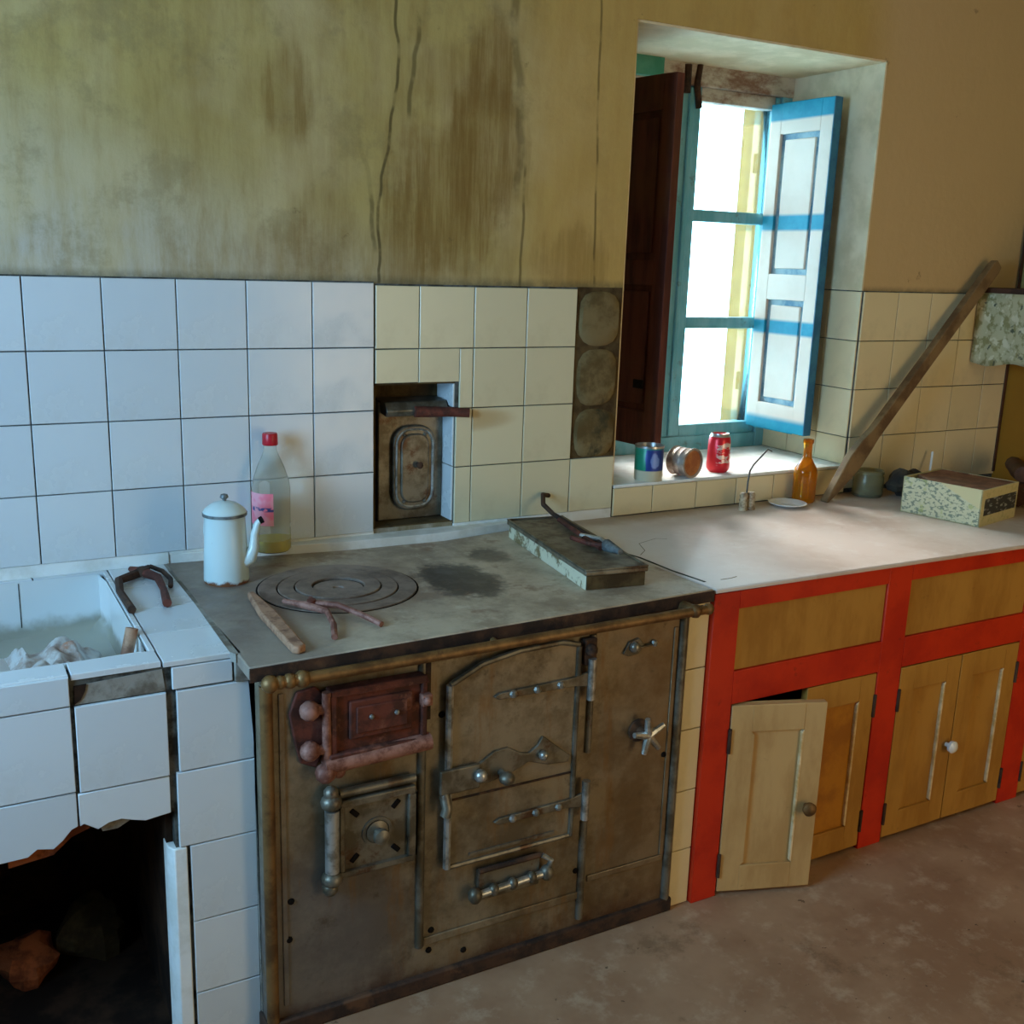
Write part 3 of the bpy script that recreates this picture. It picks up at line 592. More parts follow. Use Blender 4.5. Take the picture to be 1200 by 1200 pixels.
# lower damper slide
ds = obj('damper_door', B().box(.725, .872, YB-.012, YB, .172, .242), 'iron', sv, bevel=.003, label='small damper door low on the front')
obj('damper_edge', B().tube([(.725, YB-.014, .243), (.872, YB-.014, .243)], .006, 8), 'rust_dark', ds)
obj('damper_rod', B().tube([(.712, YB-.024, .196), (.885, YB-.024, .204)], .008, 10), 'brightiron', ds)
for x_ in (.712, .755, .80, .845, .882): obj('damper_knob', B().ball((x_, YB-.024, .197+(x_-.712)*.04), .016 if x_ in (.712, .882) else .012, 10, 1.1), 'iron', ds)
obj('damper_loop', B().tube([(.882, YB-.02, .20), (.888, YB-.03, .235), (.872, YB-.02, .245)], .006, 8), 'brightiron', ds)
# key and ornament on the right panel
kd = obj('flue_key', B().lathe([(.026, 0), (.026, .006), (.012, .010), (.011, .03), (.0001, .03)], (1.115, YB, .475), 20, 'y'), 'rust_dark', sv, label='star shaped flue key')
for a in (.5, 1.75, 2.9, 4.4, 5.4):
    obj('key_arm', B().tube([(1.122, YB-.03, .472), (1.122+.042*math.cos(a), YB-.034, .472+.042*math.sin(a))], [.010, .006], 8), 'brightiron', kd)
orn = obj('ornament', B().tube([(1.075, YB-.004, .668), (1.145, YB-.004, .672)], .006, 8, .5).prism([(1.06, .66), (1.075, .685), (1.10, .69), (1.115, .672), (1.10, .655), (1.075, .652)], 'y', YB-.006, YB), 'iron', sv, bevel=.002)
obj('rivet', B().ball((1.087, YB-.008, .673), .013, 10), 'brightiron', orn); obj('rivet', B().ball((1.14, YB-.006, .673), .008, 8), 'brightiron', orn)
for x_, z_ in ((.33, .20), (.335, .28), (1.19, .40), (.62, .085), (.70, .06), (.97, .17), (.64, .60), (.625, .13)): obj('screw', B().lathe([(.007, 0), (.006, .003), (.0001, .0035)], (x_, YB, z_), 8, 'y'), 'black', sv)

# ledge of cement between stove top and wall
led = tag(obj('cement_ledge', B().prism([(.262, .0), (.262, -.004), (.453, -.021), (.65, -.049), (.914, -.059), (1.10, -.029), (1.25, -.003), (1.25, .0)], 'z', .70, .797), 'white', bevel=.004), 'whitewashed cement ledge between stove top and tiled wall', 'ledge')

# ------------------------------------------------------------------ right pier, red cabinet, counter
pr = thing('tiled_pier', 'narrow white tiled pier between stove and red cabinet', 'pier', (1.262, -.32, 0))
obj('pier_core', B().box(1.2355, 1.290, -.632, -.02, .0, .752), 'greygrout', pr)
for z0, z1 in ((.0, .143), (.143, .294), (.294, .446), (.446, .592), (.592, .752)): tile(pr, 'y', 1.234, 1.2915, z0, z1, -.632, .008, m='tile_warm')

cb = thing('red_cabinet', 'low kitchen cabinet with red painted frame and ochre doors, right of the stove', 'cabinet', (2.2, -.33, 0))
Y0, Y1 = -.652, -.622
fr_ = B()
for a, c in ((1.293, 1.366), (1.838, 1.920), (2.386, 2.475), (2.98, 3.055)): obj('stile', B().box(a, c, Y0, Y1, 0, .764), 'red', cb, bevel=.002)
for a, c in ((1.366, 1.838), (1.920, 2.386), (2.475, 2.98)):
    obj('rail', B().box(a, c, Y0, Y1, .722, .764), 'red', cb, bevel=.001); obj('rail', B().box(a, c, Y0, Y1, .492, .572), 'red', cb, bevel=.001)
    obj('drawer_front', B().box(a+.001, c-.001, Y0+.006, Y1, .573, .721), 'ochre', cb, bevel=.001)
obj('inside', B().box(1.293, 3.055, -.03, -.01, 0, .76).box(1.293, 1.303, Y1, -.03, 0, .76).box(1.90, 1.91, Y1, -.03, 0, .76).box(1.303, 3.05, Y1, -.03, .50, .51), 'brownwood', cb)
def cdoor(hx, hy, wd, ang, m, pm, parent, flip=False, knob=None, hinges=True):
    e = bpy.data.objects.new('door', None); COL.objects.link(e); e.parent = parent
    e.location = Vector((hx, hy, .012)) - Vector(W[parent.name]); e.rotation_euler = (0, 0, ang); W[e.name] = (0, 0, 0)
    H = .476; t = .02; s_ = .052
    obj('door_frame', B().box(0, s_, 0, t, 0, H).box(wd-s_, wd, 0, t, 0, H).box(s_, wd-s_, 0, t, 0, .066).box(s_, wd-s_, 0, t, H-.066, H), m, e, False, bevel=.0015)
    obj('panel', B().box(s_, wd-s_, .008, t-.004, .066, H-.066), pm, e, False)
    obj('moulding', B().prism([(s_, .066), (s_+.008, .074), (s_+.008, H-.074), (s_, H-.066)], 'y', .0, .009), m, e, False)
    obj('moulding', B().prism([(wd-s_+.001, .066), (wd-s_-.006, .072), (wd-s_-.006, H-.072), (wd-s_+.001, H-.066)], 'y', -.001, .009), 'edge_highlight', e, False, bevel=.002)  # right moulding carries the painted highlight
    if knob: obj('knob', B().lathe([(.006, 0), (.006, .010), (.016, .016), (.017, .024), (.010, .030), (.0001, .031)], (knob[0], 0, knob[1]), 16, 'y'), knob[2], e, False, label=knob[3])
    if hinges:
        for z in (.07, .39): obj('hinge', B().tube([(-.001 if not flip else wd+.001, -.002, z-.03), (-.001 if not flip else wd+.001, -.002, z+.03)], .0045, 8), 'rust_dark', e, False)
    return e
d = cdoor(1.368, -.654, .234, math.radians(-19), 'ochre_pale', 'ochre_pale', cb, knob=(.205, .215, 'brass', 'small brass knob')); d['label'] = 'pale ochre door standing ajar'
cdoor(1.604, -.650, .232, 0, 'ochre', 'gold', cb, True)
cdoor(1.922, -.652, .229, 0, 'ochre', 'ochre', cb, knob=(.212, .225, 'whiteplate', 'white china knob'))
cdoor(2.154, -.652, .230, 0, 'ochre', 'ochre', cb, True)
cdoor(2.477, -.650, .249, 0, 'ochre', 'ochre', cb); cdoor(2.729, -.650, .249, 0, 'ochre', 'ochre', cb, True)

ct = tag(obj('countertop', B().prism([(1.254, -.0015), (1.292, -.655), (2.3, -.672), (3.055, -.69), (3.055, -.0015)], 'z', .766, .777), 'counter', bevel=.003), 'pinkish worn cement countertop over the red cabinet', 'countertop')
def crack(name, pts, r, m, parent=None):
    return obj(name, B().tube(pts, r, 6, .3), m, parent)
crack('crack', [(1.30, -.36, .777), (1.335, -.33, .777), (1.36, -.27, .777), (1.43, -.245, .777), (1.455, -.26, .777)], .0009, 'mortar', ct)
crack('crack', [(1.262, -.22, .777), (1.268, -.31, .777), (1.285, -.38, .777), (1.29, -.5, .777), (1.305, -.60, .777)], .004, 'greygrout', ct)
crack('crack', [(1.35, -.60, .777), (1.38, -.60, .777), (1.40, -.595, .777)], .0018, 'mortar', ct)

# ------------------------------------------------------------------ tiled sink unit on the left
sk = thing('tiled_sink_unit', 'white tiled masonry sink unit with broken opening below, left of the stove', 'sink', (-.3, -.3, 0))
SX0, SX1 = -.80, .116
# masonry: pier, front wall, rim, end wall, back shelf
obj('masonry_pier', B().box(.140, .284, -.594, 0-.0, .0, .718).box(.140, .252, -.594, 0, .718, .766), 'greygrout', sk)
jag = [(.140, .766), (XL+.005, .766), (XL+.005, .50), (-.6, .45), (-.4, .43), (-.26, .44), (-.17, .452), (-.143, .462), (-.10, .463), (-.085, .474), (-.06, .468), (-.045, .480), (-.03, .497), (-.01, .504), (.012, .489), (.03, .497), (.05, .499), (.07, .492), (.09, .486), (.115, .489), (.14, .490)]
obj('front_wall', B().prism(jag, 'y', -.594, -.545), 'greygrout', sk)
obj('broken_brick_edge', B().prism([(-.13, .475), (-.09, .49), (-.055, .51), (-.0, .52), (.0, .488), (-.03, .478), (-.06, .452), (-.13, .445)], 'y', -.585, -.548), 'brick', sk, label='broken orange brick showing under the tiles')
obj('broken_brick_edge', B().prism([(.01, .51), (.06, .515), (.065, .488), (.045, .478), (.02, .478)], 'y', -.588, -.548), 'cement', sk)
obj('end_wall', B().box(XL+.005, SX0-.02, -.545, 0, .45, .766), 'greygrout', sk)
obj('cavity_lining', B().box(.128, .1395, -.57, 0, 0, .60).box(XL+.005, .13, -.02, -.0, 0, .60).box(XL+.005, XL+.02, -.545, 0, 0, .6).box(XL+.005, .13, -.55, -.02, .585, .60), 'soot', sk)
obj('cavity_floor', B().box(XL+.005, .128, -.57, -.02, .0, .012), 'soot', sk)
obj('plaster_reveal', B().prism([(.126, -.55), (.128, -.585), (.136, -.600), (.158, -.602), (.158, -.59), (.141, -.55)], 'z', 0, .418), 'white', sk, bevel=.002)
# basin: rounded box going to an oval bottom
def loop(x0, x1, y0, y1, z, e, n=48):
    cx_, cy_, a_, b_ = (x0+x1)/2, (y0+y1)/2, (x1-x0)/2, (y1-y0)/2
    out = []
    for k in range(n):
        t_ = 2*PI*k/n; c_, s_ = math.cos(t_), math.sin(t_); q = (abs(c_)**e+abs(s_)**e)**(-1/e)
        out.append((cx_+a_*c_*q, cy_+b_*s_*q, z))
    return out
def loft(loops, cap=True):
    b = B(); n = len(loops[0]); vs = [p for l in loops for p in l]
    fs = [(i*n+k, i*n+(k+1) % n, (i+1)*n+(k+1) % n, (i+1)*n+k) for i in range(len(loops)-1) for k in range(n)]
    if cap: fs.append(tuple(range((len(loops)-1)*n, len(loops)*n)))
    return b.add(vs, fs)
y0b, y1b = -.535, -.025
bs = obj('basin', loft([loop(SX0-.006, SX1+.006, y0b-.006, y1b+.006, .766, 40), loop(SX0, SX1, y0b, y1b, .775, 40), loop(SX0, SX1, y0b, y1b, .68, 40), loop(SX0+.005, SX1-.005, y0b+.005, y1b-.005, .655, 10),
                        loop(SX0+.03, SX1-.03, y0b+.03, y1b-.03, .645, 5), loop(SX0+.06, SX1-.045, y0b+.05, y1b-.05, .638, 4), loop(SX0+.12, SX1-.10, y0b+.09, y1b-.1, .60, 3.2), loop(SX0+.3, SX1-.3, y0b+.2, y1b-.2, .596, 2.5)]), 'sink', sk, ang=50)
obj('overflow_hole', B().ball((.062, -.115, .640), .008, 8, .5), 'blue', bs)
obj('basin_joint', B().box(-.0495, -.0475, y1b-.001, y1b+.001, .65, .772), 'grout', bs)
# top tiles
zz = .7665
for k in range(7): tile(sk, 'z', -.018-.15*k-.15, -.018-.15*k, -.598, y0b-.003, zz, .0105)
tile(sk, 'z', -.016, .1295, -.598, y0b-.003, zz, .0105); tile(sk, 'z', SX1+.003, .1295, y0b-.003, -.02, zz, .0105, gap=.0004)
for k in range(7): tile(sk, 'z', -.02-.15*k-.15, -.02-.15*k, y1b+.003, -.0, zz, .0105)
tile(sk, 'z', -.02, .13, -.022, 0, zz, .0105)
for a, c in ((-.602, -.452), (-.452, -.302), (-.302, -.152), (-.152, -.003)): tile(sk, 'z', .131, .252, a, c, zz, .0095, gap=.0006)
# front tiles
yf = -.5935
for k in range(7):
    x1 = -.018-.152*k
    tile(sk, 'y', x1-.152, x1, .722, .775, yf, .008); tile(sk, 'y', x1-.152, x1, .566, .7215, yf)
tile(sk, 'y', -.014, .1355, .563, .7205, yf, .007)
obj('bare_nosing', B().prism([(-.012, .722), (-.008, .755), (.13, .762), (.134, .722)], 'y', -.5955, -.590), 'cement', sk, label='bare cement where the nosing tile is missing')
obj('bare_nosing_hole', B().prism([(-.012, .723), (-.011, .755), (.008, .756), (.006, .745), (-.002, .73)], 'y', -.5975, -.594), 'soot', sk)
polytile(sk, [(-.0165, .5615), (.1335, .5615), (.1335, .492), (.115, .490), (.09, .487), (.07, .493), (.05, .500), (.03, .498), (.012, .4895), (-.01, .505), (-.0165, .502)], yf)
polytile(sk, [(-.0195, .5645), (-.168, .5645), (-.168, .452), (-.143, .464), (-.10, .465), (-.085, .476), (-.06, .470), (-.045, .482), (-.03, .499), (-.0195, .503)], yf)
for k in range(1, 7): tile(sk, 'y', -.018-.152*k-.152, -.018-.152*k, .45, .566, yf)
for (a, c, z0, z1) in ((.144, .250, .722, .765), (.150, .285, .5665, .7205), (.1445, .285, .4195, .5665), (.163, .285, .264, .4195), (.163, .285, .113, .264), (.163, .285, .0, .113)):
    tile(sk, 'y', a, c, z0, z1, yf, .008, tilt=.006)
obj('cement_fillet', B().prism([(.252, .72), (.252, .766), (.262, .77), (.275, .752), (.285, .735), (.284, .60), (.290, .58), (.288, .05), (.284, .0), (.284, .72)], 'y', -.606, -.55), 'cement', sk, bevel=.002)
obj('cement_fillet', B().prism([(.245, -.60), (.252, -.615), (.262, -.61), (.256, -.40), (.258, -.2), (.254, -.01), (.249, -.01), (.250, -.3)], 'z', .760, .777), 'cement', sk)
# ------------------------------------------------------------------ rubble in the opening under the sink
def lump(r, seed, c=(0, 0, 0), sz=.7, n=14, amp=.45, sx=1, sy=1):
    b = B(); b.ball((0, 0, 0), r, n, sz, sx, sy)
    b.v = [tuple(Vector(c)+Vector(p)*(1+amp*noise.noise(Vector(p)/r*1.3+Vector((seed, seed*2, 0))))) for p in b.v]; return b
for i, (x_, y_, r_, m_, lb) in enumerate(((.03, -.22, .075, 'mortar_dark', 'dusty brown rubble lump in the dark opening'), (-.10, -.26, .06, 'brick', 'reddish brick lump at the left of the dark opening'))):
    tag(obj('rubble', lump(r_, 3+i*5, (x_, y_, .012+r_*.6), .8), m_, ang=25), lb, 'rubble', 'rubble under the sink')

# ------------------------------------------------------------------ things on stove and counters
# coffee pot
p = thing('coffee_pot', 'tall white enamel coffee pot with lid and chipped base, on the stove', 'coffee pot', (.345, -.185, .777), .1)
obj('pot_body', B().lathe([(.0001, .0), (.046, .0), (.0475, .006), (.046, .05), (.0435, .10), (.0415, .145), (.043, .150)], (0, 0, 0), 32), 'enamelpot', p, False)
ld = obj('lid', B().lathe([(.0445, .148), (.045, .153), (.040, .160), (.026, .170), (.010, .175), (.0001, .176)], (0, 0, 0), 32), 'enamelpot', p, False)
obj('rim_band', B().ring((0, 0, 0), .042, .0462, .145, .151, 32), 'pot_rim', p, False)
obj('lid_knob', B().lathe([(.004, .172), (.004, .178), (.009, .183), (.007, .189), (.0001, .191)], (0, 0, 0), 14), 'pot_rim', ld, False)
sp = obj('spout', B().tube([(.028, -.022, .045), (.042, -.028, .052), (.050, -.031, .075), (.052, -.032, .105), (.058, -.035, .128), (.063, -.037, .134)], [.017, .015, .0115, .0085, .007, .0062], 12), 'enamelpot', p, False)
obj('spout_tip', B().tube([(.062, -.0365, .133), (.068, -.039, .1365)], [.0075, .0078], 12), 'black', sp, False)
obj('handle', B().tube([(-.010, .041, .138), (-.016, .066, .134), (-.018, .072, .095), (-.014, .064, .050), (-.010, .042, .042)], .0055, 8), 'enamelpot', p, False)
# plastic bottle
p = thing('plastic_bottle', 'clear plastic bottle with red cap and pink label, behind the coffee pot', 'bottle', (.484, -.05, .797))
prof = [(.0001, 0), (.038, 0), (.043, .006), (.043, .012), (.0425, .05), (.0405, .058), (.0425, .066), (.043, .145), (.040, .165), (.030, .195), (.019, .220), (.0145, .232), (.0145, .248)]
obj('bottle_body', B().lathe(prof, (0, 0, 0), 32), 'pet', p, False)
obj('cap', B().lathe([(.0165, .244), (.0175, .246), (.017, .268), (.0155, .271), (.0001, .271)], (0, 0, 0), 20), 'redcap', p, False)
obj('liquid', B().lathe([(.0001, .002), (.037, .002), (.0415, .008), (.0412, .028), (.0001, .028)], (0, 0, 0), 28), 'liquid', p, False)
lb = B(); n_ = 16
vs = [(.0437*math.cos(a), .0437*math.sin(a), z_) for z_ in (.066, .14) for a in [math.radians(150+110*i/n_) for i in range(n_+1)]]
obj('label_wrap', lb.add(vs, [(i, i+1, i+n_+2, i+n_+1) for i in range(n_)]), 'label_pink', p, False)
# pincers on sink pier
p = thing('rusty_pincers', 'rusty iron pincers lying open on the white pier beside the sink', 'pincers', (.19, -.10, .777))
obj('pincer_arm', B().tube([(.018, .045, .010), (.0, .01, .012), (-.055, -.03, .010), (-.064, -.10, .008), (-.062, -.225, .008)], [.006, .011, .009, .0075, .0085], 8), 'rust_dark', p, False)
obj('pincer_arm', B().tube([(-.02, .04, .012), (.0, .0, .014), (.022, -.04, .010), (.018, -.12, .008), (.006, -.215, .009)], [.006, .011, .009, .0075, .009], 8), 'rust', p, False)
obj('pivot', B().lathe([(.013, .008), (.013, .024), (.0001, .026)], (0, .0, 0), 12), 'rust_dark', p, False)
p = tag(obj('iron_hook', B().tube([(.215, -.04, .784), (.232, -.085, .784), (.236, -.15, .784), (.226, -.20, .784)], .005, 8), 'rust_dark'), 'thin dark iron hook beside the pincers on the pier', 'hook')
# stick and tongs on the stove
tag(obj('wooden_stick', B().prism([(.352, -.322), (.366, -.32), (.372, -.45), (.366, -.655), (.350, -.664), (.340, -.655), (.340, -.45)], 'z', .7771, .792), 'stickwood', bevel=.004), 'flat worn wooden handle lying near the front left of the stove top', 'stick')
p = thing('iron_tongs', 'small rusty iron tongs lying open in front of the hot plate rings', 'tongs', (.445, -.455, .7775))
obj('tong_arm', B().tube([(-.04, .06, .010), (-.01, .012, .012), (.012, -.05, .016), (.004, -.11, .010), (-.014, -.165, .006)], [.005, .008, .0065, .006, .006], 8), 'rust_light', p, False)
obj('tong_arm', B().tube([(.012, .05, .012), (.006, .01, .014), (.04, -.035, .020), (.07, -.085, .012), (.09, -.135, .006)], [.005, .008, .0065, .006, .006], 8), 'rust_light', p, False)
obj('pivot', B().lathe([(.009, .004), (.009, .024), (.0001, .026)], (0, .008, 0), 12), 'rust', p, False)
# long tin with lid on the right of the stove top
ang_ = math.atan2(.06, .45)
p = thing('long_tin_box', 'long low dusty tin box with chipped cream sides, on the right of the stove', 'box', (1.122, -.33, .777), -ang_)
obj('tin_sides', B().prism([(-.072, -.228), (.072, -.228), (.072, .228), (-.072, .228)], 'z', .0, .036), 'traypaint', p, False, bevel=.002)
obj('tin_end', B().box(-.070, .070, -.232, -.227, .002, .034), 'mortar_dark', p, False)
l_ = obj('tin_lid', B().prism([(-.076, -.236), (.076, -.236), (.076, .234), (-.076, .234)], 'z', .033, .044), 'traytop', p, False, bevel=.003)
obj('lid_rim', B().box(-.076, .076, -.236, -.230, .044, .048).box(-.076, .076, .228, .234, .044, .048).box(-.076, -.070, -.23, .228, .044, .048).box(.070, .076, -.23, .228, .044, .048), 'traytop', l_, False, bevel=.0015)
zt = .777+.049
tag(obj('iron_poker', B().tube([(1.245, .0-.012, zt+.03), (1.222, -.02, zt+.036), (1.20, -.06, zt+.02), (1.195, -.12, zt+.008), (1.170, -.30, zt+.006), (1.150, -.47, zt+.007)], [.006, .0065, .0065, .006, .006, .005], 8), 'rust_dark'), 'dark iron poker with hooked end lying along the tin box lid', 'poker')
tag(obj('iron_rod', B().tube([(1.182, -.17, zt+.006), (1.150, -.33, zt+.006), (1.128, -.44, zt+.006)], .006, 8), 'rust'), 'short reddish rusty rod on the tin box, left of the poker', 'rod')
p = thing('pliers', 'small steel pliers at the front end of the tin box lid', 'pliers', (1.135, -.47, zt), 0)
obj('pliers_handle', B().tube([(.01, .14, .008), (.028, .08, .012), (.014, .02, .012)], .006, 8), 'brightiron', p, False)
obj('pliers_handle', B().tube([(-.022, .13, .008), (-.018, .07, .010), (.004, .02, .012)], .006, 8), 'rust', p, False)
obj('pliers_jaw', B().tube([(.009, .03, .012), (.006, -.03, .012)], [.015, .007], 10), 'pot_rim', p, False)
# sink contents
tag(obj('tool_handle', B().tube([(.072, -.47, .650), (.086, -.46, .710), (.108, -.445, .790)], [.009, .011, .0115], 10), 'stickwood'), 'grey brown wooden tool handle leaning on the right sink edge', 'handle')
def crumple(x0, x1, y0, y1, z, amp, seed, n=22):
    b = B(); vs = []
    for j in range(n):
        for i in range(n):
            u, v = i/(n-1), j/(n-1); e = min(u, 1-u, v, 1-v)*4
            q = Vector((u*4+seed, v*4, seed)); h = .45+.45*noise.noise(q)+.28*abs(noise.noise(q*2.1))
            wob = noise.noise(Vector((u*3, v*3, seed+9)))*.02
            vs.append((x0+(x1-x0)*u+wob, y0+(y1-y0)*v+wob, z+amp*h*min(1, e)+.003))
    return b.add(vs, [(j*n+i, j*n+i+1, (j+1)*n+i+1, (j+1)*n+i) for j in range(n-1) for i in range(n-1)])
o = obj('crumpled_plastic', crumple(-.11, .065, -.50, -.20, .668, .085, 3.1, 44), 'film', ang=60); tag(o, 'crumpled dirty plastic sheet heaped in the sink', 'plastic sheet')
k = o.modifiers.new('thick', 'SOLIDIFY'); k.thickness = .0015
b = B(); b.T = Matrix.Translation((-.14, -.47, .755)) @ Matrix.Rotation(.35, 4, 'Y') @ Matrix.Rotation(.4, 4, 'Z') @ Matrix.Rotation(.3, 4, 'X'); b.box(-.05, .05, -.035, .035, -.004, .004)
tag(obj('tile_shard', b, 'tile', bevel=.001), 'broken white tile piece at the front edge of the sink', 'tile piece')
# soot door in the niche
nd = thing('soot_door', 'cast iron soot door with oval panel set in the tiled wall niche', 'soot door', (.87, .07, NZ0+.003))
obj('door_plate', B().box(.786, .962, .056, .094, NZ0+.003, 1.112), 'iron', nd, bevel=.003)
def oval(k, cx_=.878, cz_=.945, hx=.058, hz=.108, c_=.045):
    hx, hz, c_ = hx*k, hz-(.058-.058*k), c_*k
    pts = []
    for sx_, sz_, a0 in ((1, -1, -PI/2), (1, 1, 0), (-1, 1, PI/2), (-1, -1, PI)):
        for i in range(6):
            a = a0+PI/2*i/5; pts.append((cx_+sx_*(hx-c_)+c_*math.cos(a), cz_+sz_*(hz-c_)+c_*math.sin(a)))
    return pts
obj('oval_panel', B().prism(oval(1), 'y', .040, .058), 'iron', nd, bevel=.004)
obj('oval_field', B().prism(oval(.66), 'y', .034, .042), 'iron', nd, bevel=.004)
pts = oval(.84); obj('oval_bead', B().tube([(a, .040, c_) for a, c_ in pts+[pts[0]]], .0035, 6), 'brightiron', nd)
obj('knob', B().lathe([(.006, 0), (.006, .012), (.009, .016), (.0001, .020)], (.884, .035, .955), 12, 'y'), 'rust_dark', nd)
for x_, z_ in ((.85, 1.03), (.905, 1.03), (.85, .86), (.905, .86)): obj('rivet', B().ball((x_, .038, z_), .005, 8), 'iron', nd)
obj('hood', B().prism([(.094, 1.12), (.03, 1.115), (.012, 1.095), (.02, 1.08), (.058, 1.085)], 'x', .792, .958), 'iron', nd, bevel=.003)
obj('hinge_bar', B().tube([(.865, .012, 1.092), (.955, .0, 1.090), (1.0, -.018, 1.088)], [.014, .0125, .0115], 12), 'rust', nd)
# cans on the sill
gp = 'cans on the window sill'
p = thing('tin_can', 'blue and green printed tin standing at the left of the sill', 'can', (1.598, .030, ZS), -.6, gp)
obj('can_body', B().lathe([(.0001, .0), (.039, .0), (.0405, .003), (.0405, .095), (.0385, .098), (.0385, .02), (.0001, .02)], (0, 0, 0), 32), 'tinprint', p, False)
obj('can_rim', B().ring((0, 0, 0), .0375, .0418, .094, .100, 32), 'alu', p, False)
p = thing('tipped_tin', 'dull tin lying on its side showing an orange rusty end', 'can', (1.722, .028, ZS+.044), .22, gp)
pf = [(.0001, -.034), (.040, -.034), (.0425, -.031), (.040, -.028), (.040, -.012), (.0415, -.010), (.040, -.006), (.040, .006), (.0415, .010), (.040, .014), (.040, .028), (.0435, .031), (.0435, .034), (.037, .034), (.037, .028)]
obj('can_body', B().lathe(pf, (0, 0, 0), 32, 'y'), 'tinside', p, False)
obj('can_end', B().lathe([(.0001, .029), (.028, .029), (.037, .031)], (0, 0, 0), 28, 'y'), 'orange_rust', p, False, label='orange rusty can end')
p = thing('drink_can', 'crumpled red drink can standing right of the tipped tin', 'can', (1.872, .055, ZS), -.95, gp)
b = B().lathe([(.0001, .004), (.022, .003), (.026, .0), (.033, .010), (.0335, .02), (.0335, .095), (.030, .106), (.0265, .112), (.0265, .115), (.024, .113), (.0001, .110)], (0, 0, 0), 28)
b.v = [(x_*(1+.04*math.sin(z_*60)) , y_, z_) for x_, y_, z_ in b.v]; obj('can_body', b, 'canred', p, False)
obj('can_top', B().lathe([(.0001, .1105), (.0245, .1115), (.0268, .116), (.0272, .113), (.031, .1065)], (0, 0, 0), 28), 'alu', p, False)
# porcelain holder with wire
p = thing('lamp_holder', 'dirty porcelain lamp holder with bent grey wire, left of the white dish', 'lamp holder', (1.878, -.078, .777))
for dx in (-.013, .015):
    obj('porcelain_body', B().lathe([(.0001, 0), (.013, 0), (.014, .004), (.011, .010), (.013, .016), (.011, .024), (.0135, .030), (.011, .036), (.013, .044), (.009, .052), (.0001, .054)], (dx, 0, 0), 14), 'porcelain', p, False)
obj('wire', B().tube([(-.003, .0, .048), (-.002, .0, .085), (.004, .002, .115), (.02, .006, .132), (.07, .03, .150), (.115, .055, .163), (.135, .06, .155)], .0026, 6), 'wire', p, False)
# dish and amber bottle
tag(obj('small_dish', B().lathe([(.0001, .777), (.036, .777), (.056, .786), (.0565, .788), (.053, .788), (.034, .7805), (.0001, .7805)], (2.035, -.080, 0), 36), 'whiteplate'), 'small white china dish lying by the amber bottle', 'dish')
p = thing('amber_bottle', 'small empty amber glass bottle standing beside the white dish', 'bottle', (2.125, -.052, .777))
obj('bottle_body', B().lathe([(.0001, .001), (.031, 0), (.0345, .006), (.035, .09), (.033, .102), (.021, .122), (.0145, .134), (.0128, .150), (.0125, .176), (.0150, .180), (.0150, .190), (.011, .191), (.010, .150), (.012, .134), (.030, .098), (.031, .010), (.0001, .008)], (0, 0, 0), 32), 'amber', p, False)
obj('bottle_lip', B().ring((0, 0, 0), .0105, .0158, .180, .191, 24), 'amber', p, False)
# jar
p = thing('glass_jar', 'short dusty greenish glass jar standing behind the leaning plank', 'jar', (2.385, -.062, .777))
obj('jar_body', B().lathe([(.0001, .0), (.044, .0), (.047, .006), (.047, .060), (.043, .068), (.043, .080), (.040, .080), (.040, .068), (.044, .058), (.044, .010), (.0001, .006)], (0, 0, 0), 28), 'jarglass', p, False)
obj('jar_rim', B().ring((0, 0, 0), .041, .046, .072, .082, 28), 'jarglass', p, False)
# leaning plank
a_ = Vector((2.178, -.085, .7785)); b_ = Vector((2.885, -.040, 1.500)); d_ = (b_-a_); L = d_.length; d_.normalize()
nrm = Vector((0, -1, 0)); nrm = (nrm-d_*nrm.dot(d_)).normalized(); sd = d_.cross(nrm).normalized()
def at(s_, u, v): return tuple(a_+d_*s_+sd*u+nrm*v)
prof = [(0, -.004, .006), (.05, -.012, .016), (.16, -.030, .030), (.22, -.030, .026), (.28, -.020, .020), (.6, -.019, .019), (L-.02, -.022, .021), (L, -.017, .016)]
b = B(); vs = []
for s_, u0_, u1_ in prof: vs += [at(s_, u0_, .013), at(s_, u1_, .013), at(s_, u1_, -.013), at(s_, u0_, -.013)]
fs = [(0, 1, 2, 3), tuple(range(len(vs)-1, len(vs)-5, -1))]
for i in range(len(prof)-1):
    for k in range(4): fs.append((i*4+k, i*4+(k+1) % 4, (i+1)*4+(k+1) % 4, (i+1)*4+k))
tag(obj('wooden_plank', b.add(vs, fs), 'pole', bevel=.003), 'long brown wooden plank leaning against the tiled wall right of the window', 'plank')
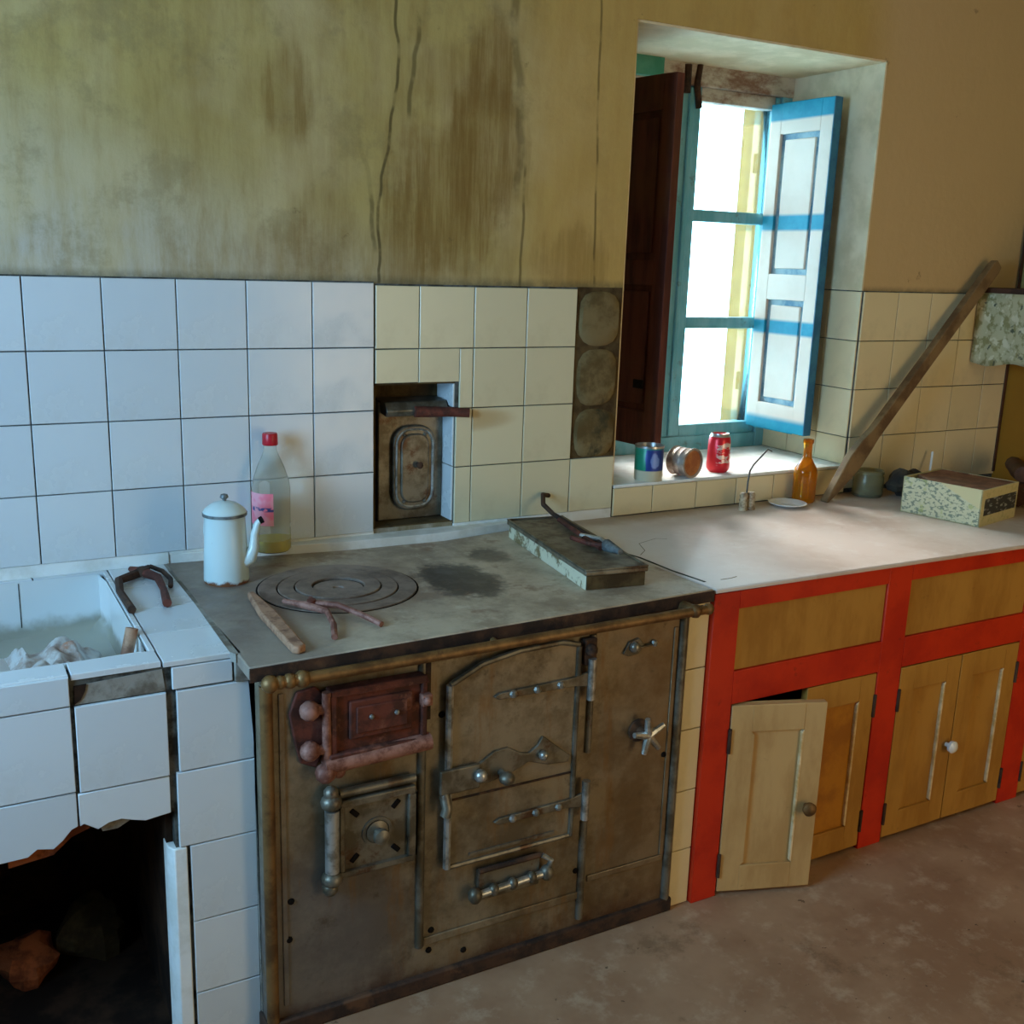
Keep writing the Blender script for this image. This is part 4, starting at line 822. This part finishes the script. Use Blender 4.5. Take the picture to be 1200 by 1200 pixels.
# carton
ang_ = math.atan2(.05, .224)
p = thing('carton_box', 'open printed cream carton with brown board in it, on the right of the counter', 'box', (2.445, -.352, .777), ang_)
q0, q1, r0_, r1_ = -.113, .113, -.118, .118
obj('carton_side', B().box(q0, q0+.003, r0_, r1_, 0, .106), 'carton', p, False, label='printed long side'); obj('carton_side', B().box(q1-.003, q1, r0_, r1_, 0, .104), 'carton', p, False)
obj('carton_end', B().box(q0, q1, r0_-.0005, r0_+.003, 0, .105), 'carton_end', p, False); obj('carton_end', B().box(q0, q1, r1_-.003, r1_, 0, .106), 'carton_end', p, False)
obj('end_label', B().box(q0+.02, q1-.008, r0_-.0015, r0_-.0005, .030, .078), 'carton_label', p, False, label='dark printed band')
obj('carton_base', B().box(q0, q1, r0_, r1_, 0, .003), 'carton_end', p, False)
obj('brown_board', B().prism([(q0+.02, r0_+.006), (q1-.006, r0_+.006), (q1-.004, r1_-.006), (q0+.07, r1_-.006), (q0+.02, r1_-.07)], 'z', .094, .104), 'boxbrown', p, False, bevel=.002, label='brown board lying in the open top')
tag(obj('dark_rag', lump(.062, 2.2, (2.50, -.115, .777+.040), .72, 16, .5, 1.15, .8), 'rag', ang=20), 'dark crumpled rag between the jar and the carton', 'rag')
tag(obj('pale_straw', B().tube([(2.655, -.07, .778), (2.70, -.035, .893)], .004, 6), 'whiteplate'), 'thin pale stick standing behind the carton against the tiles', 'stick')
for i, (a, c, r_, lb_) in enumerate((((2.70, -.36, .807), (2.98, -.22, .807), .030, 'dark brown log lying lower by the right wall'), ((2.80, -.30, .858), (3.0, -.12, .852), .027, 'dark brown log lying uppermost by the right wall'))):
    pth = [Vector(a).lerp(Vector(c), k/5)+Vector((0, 0, .003*math.sin(k*2+i))) for k in range(6)]
    tag(obj('firewood_log', B().tube(pth, [r_*f_ for f_ in (.94, 1, .96, 1.02, .97, .93)], 10), 'darkwood'), lb_, 'log', 'logs by the right wall')
# shelf with oilcloth valance
sh = thing('corner_shelf', 'dark brown wall shelf in the right corner above the ochre wall', 'shelf', (2.96, -.4, 1.405))
obj('shelf_board', B().box(2.862, 3.058, -.85, -.008, 1.405, 1.425), 'darkwood', sh, bevel=.002)
obj('shelf_bracket', B().prism([(2.90, 1.404), (3.058, 1.404), (3.058, 1.25)], 'y', -.42, -.40), 'darkwood', sh)
b = B(); n_ = 60; vs = []
for zq in range(9):
    for i in range(n_+1):
        u = i/n_; v = zq/8
        vs.append((2.853+.004*math.sin(u*46)*(v*.9+.1)+.004*math.sin(u*17+1), -.012-.83*u, 1.408-v*(.225+.008*math.sin(u*23))))
for zq in range(8):
    for i in range(n_): b.f.append((zq*(n_+1)+i, zq*(n_+1)+i+1, (zq+1)*(n_+1)+i+1, (zq+1)*(n_+1)+i))
b.v = vs; o = tag(obj('oilcloth_valance', b, 'oilcloth'), 'faded flower patterned oilcloth valance hanging from the corner shelf', 'valance')
k = o.modifiers.new('thick', 'SOLIDIFY'); k.thickness = .0015
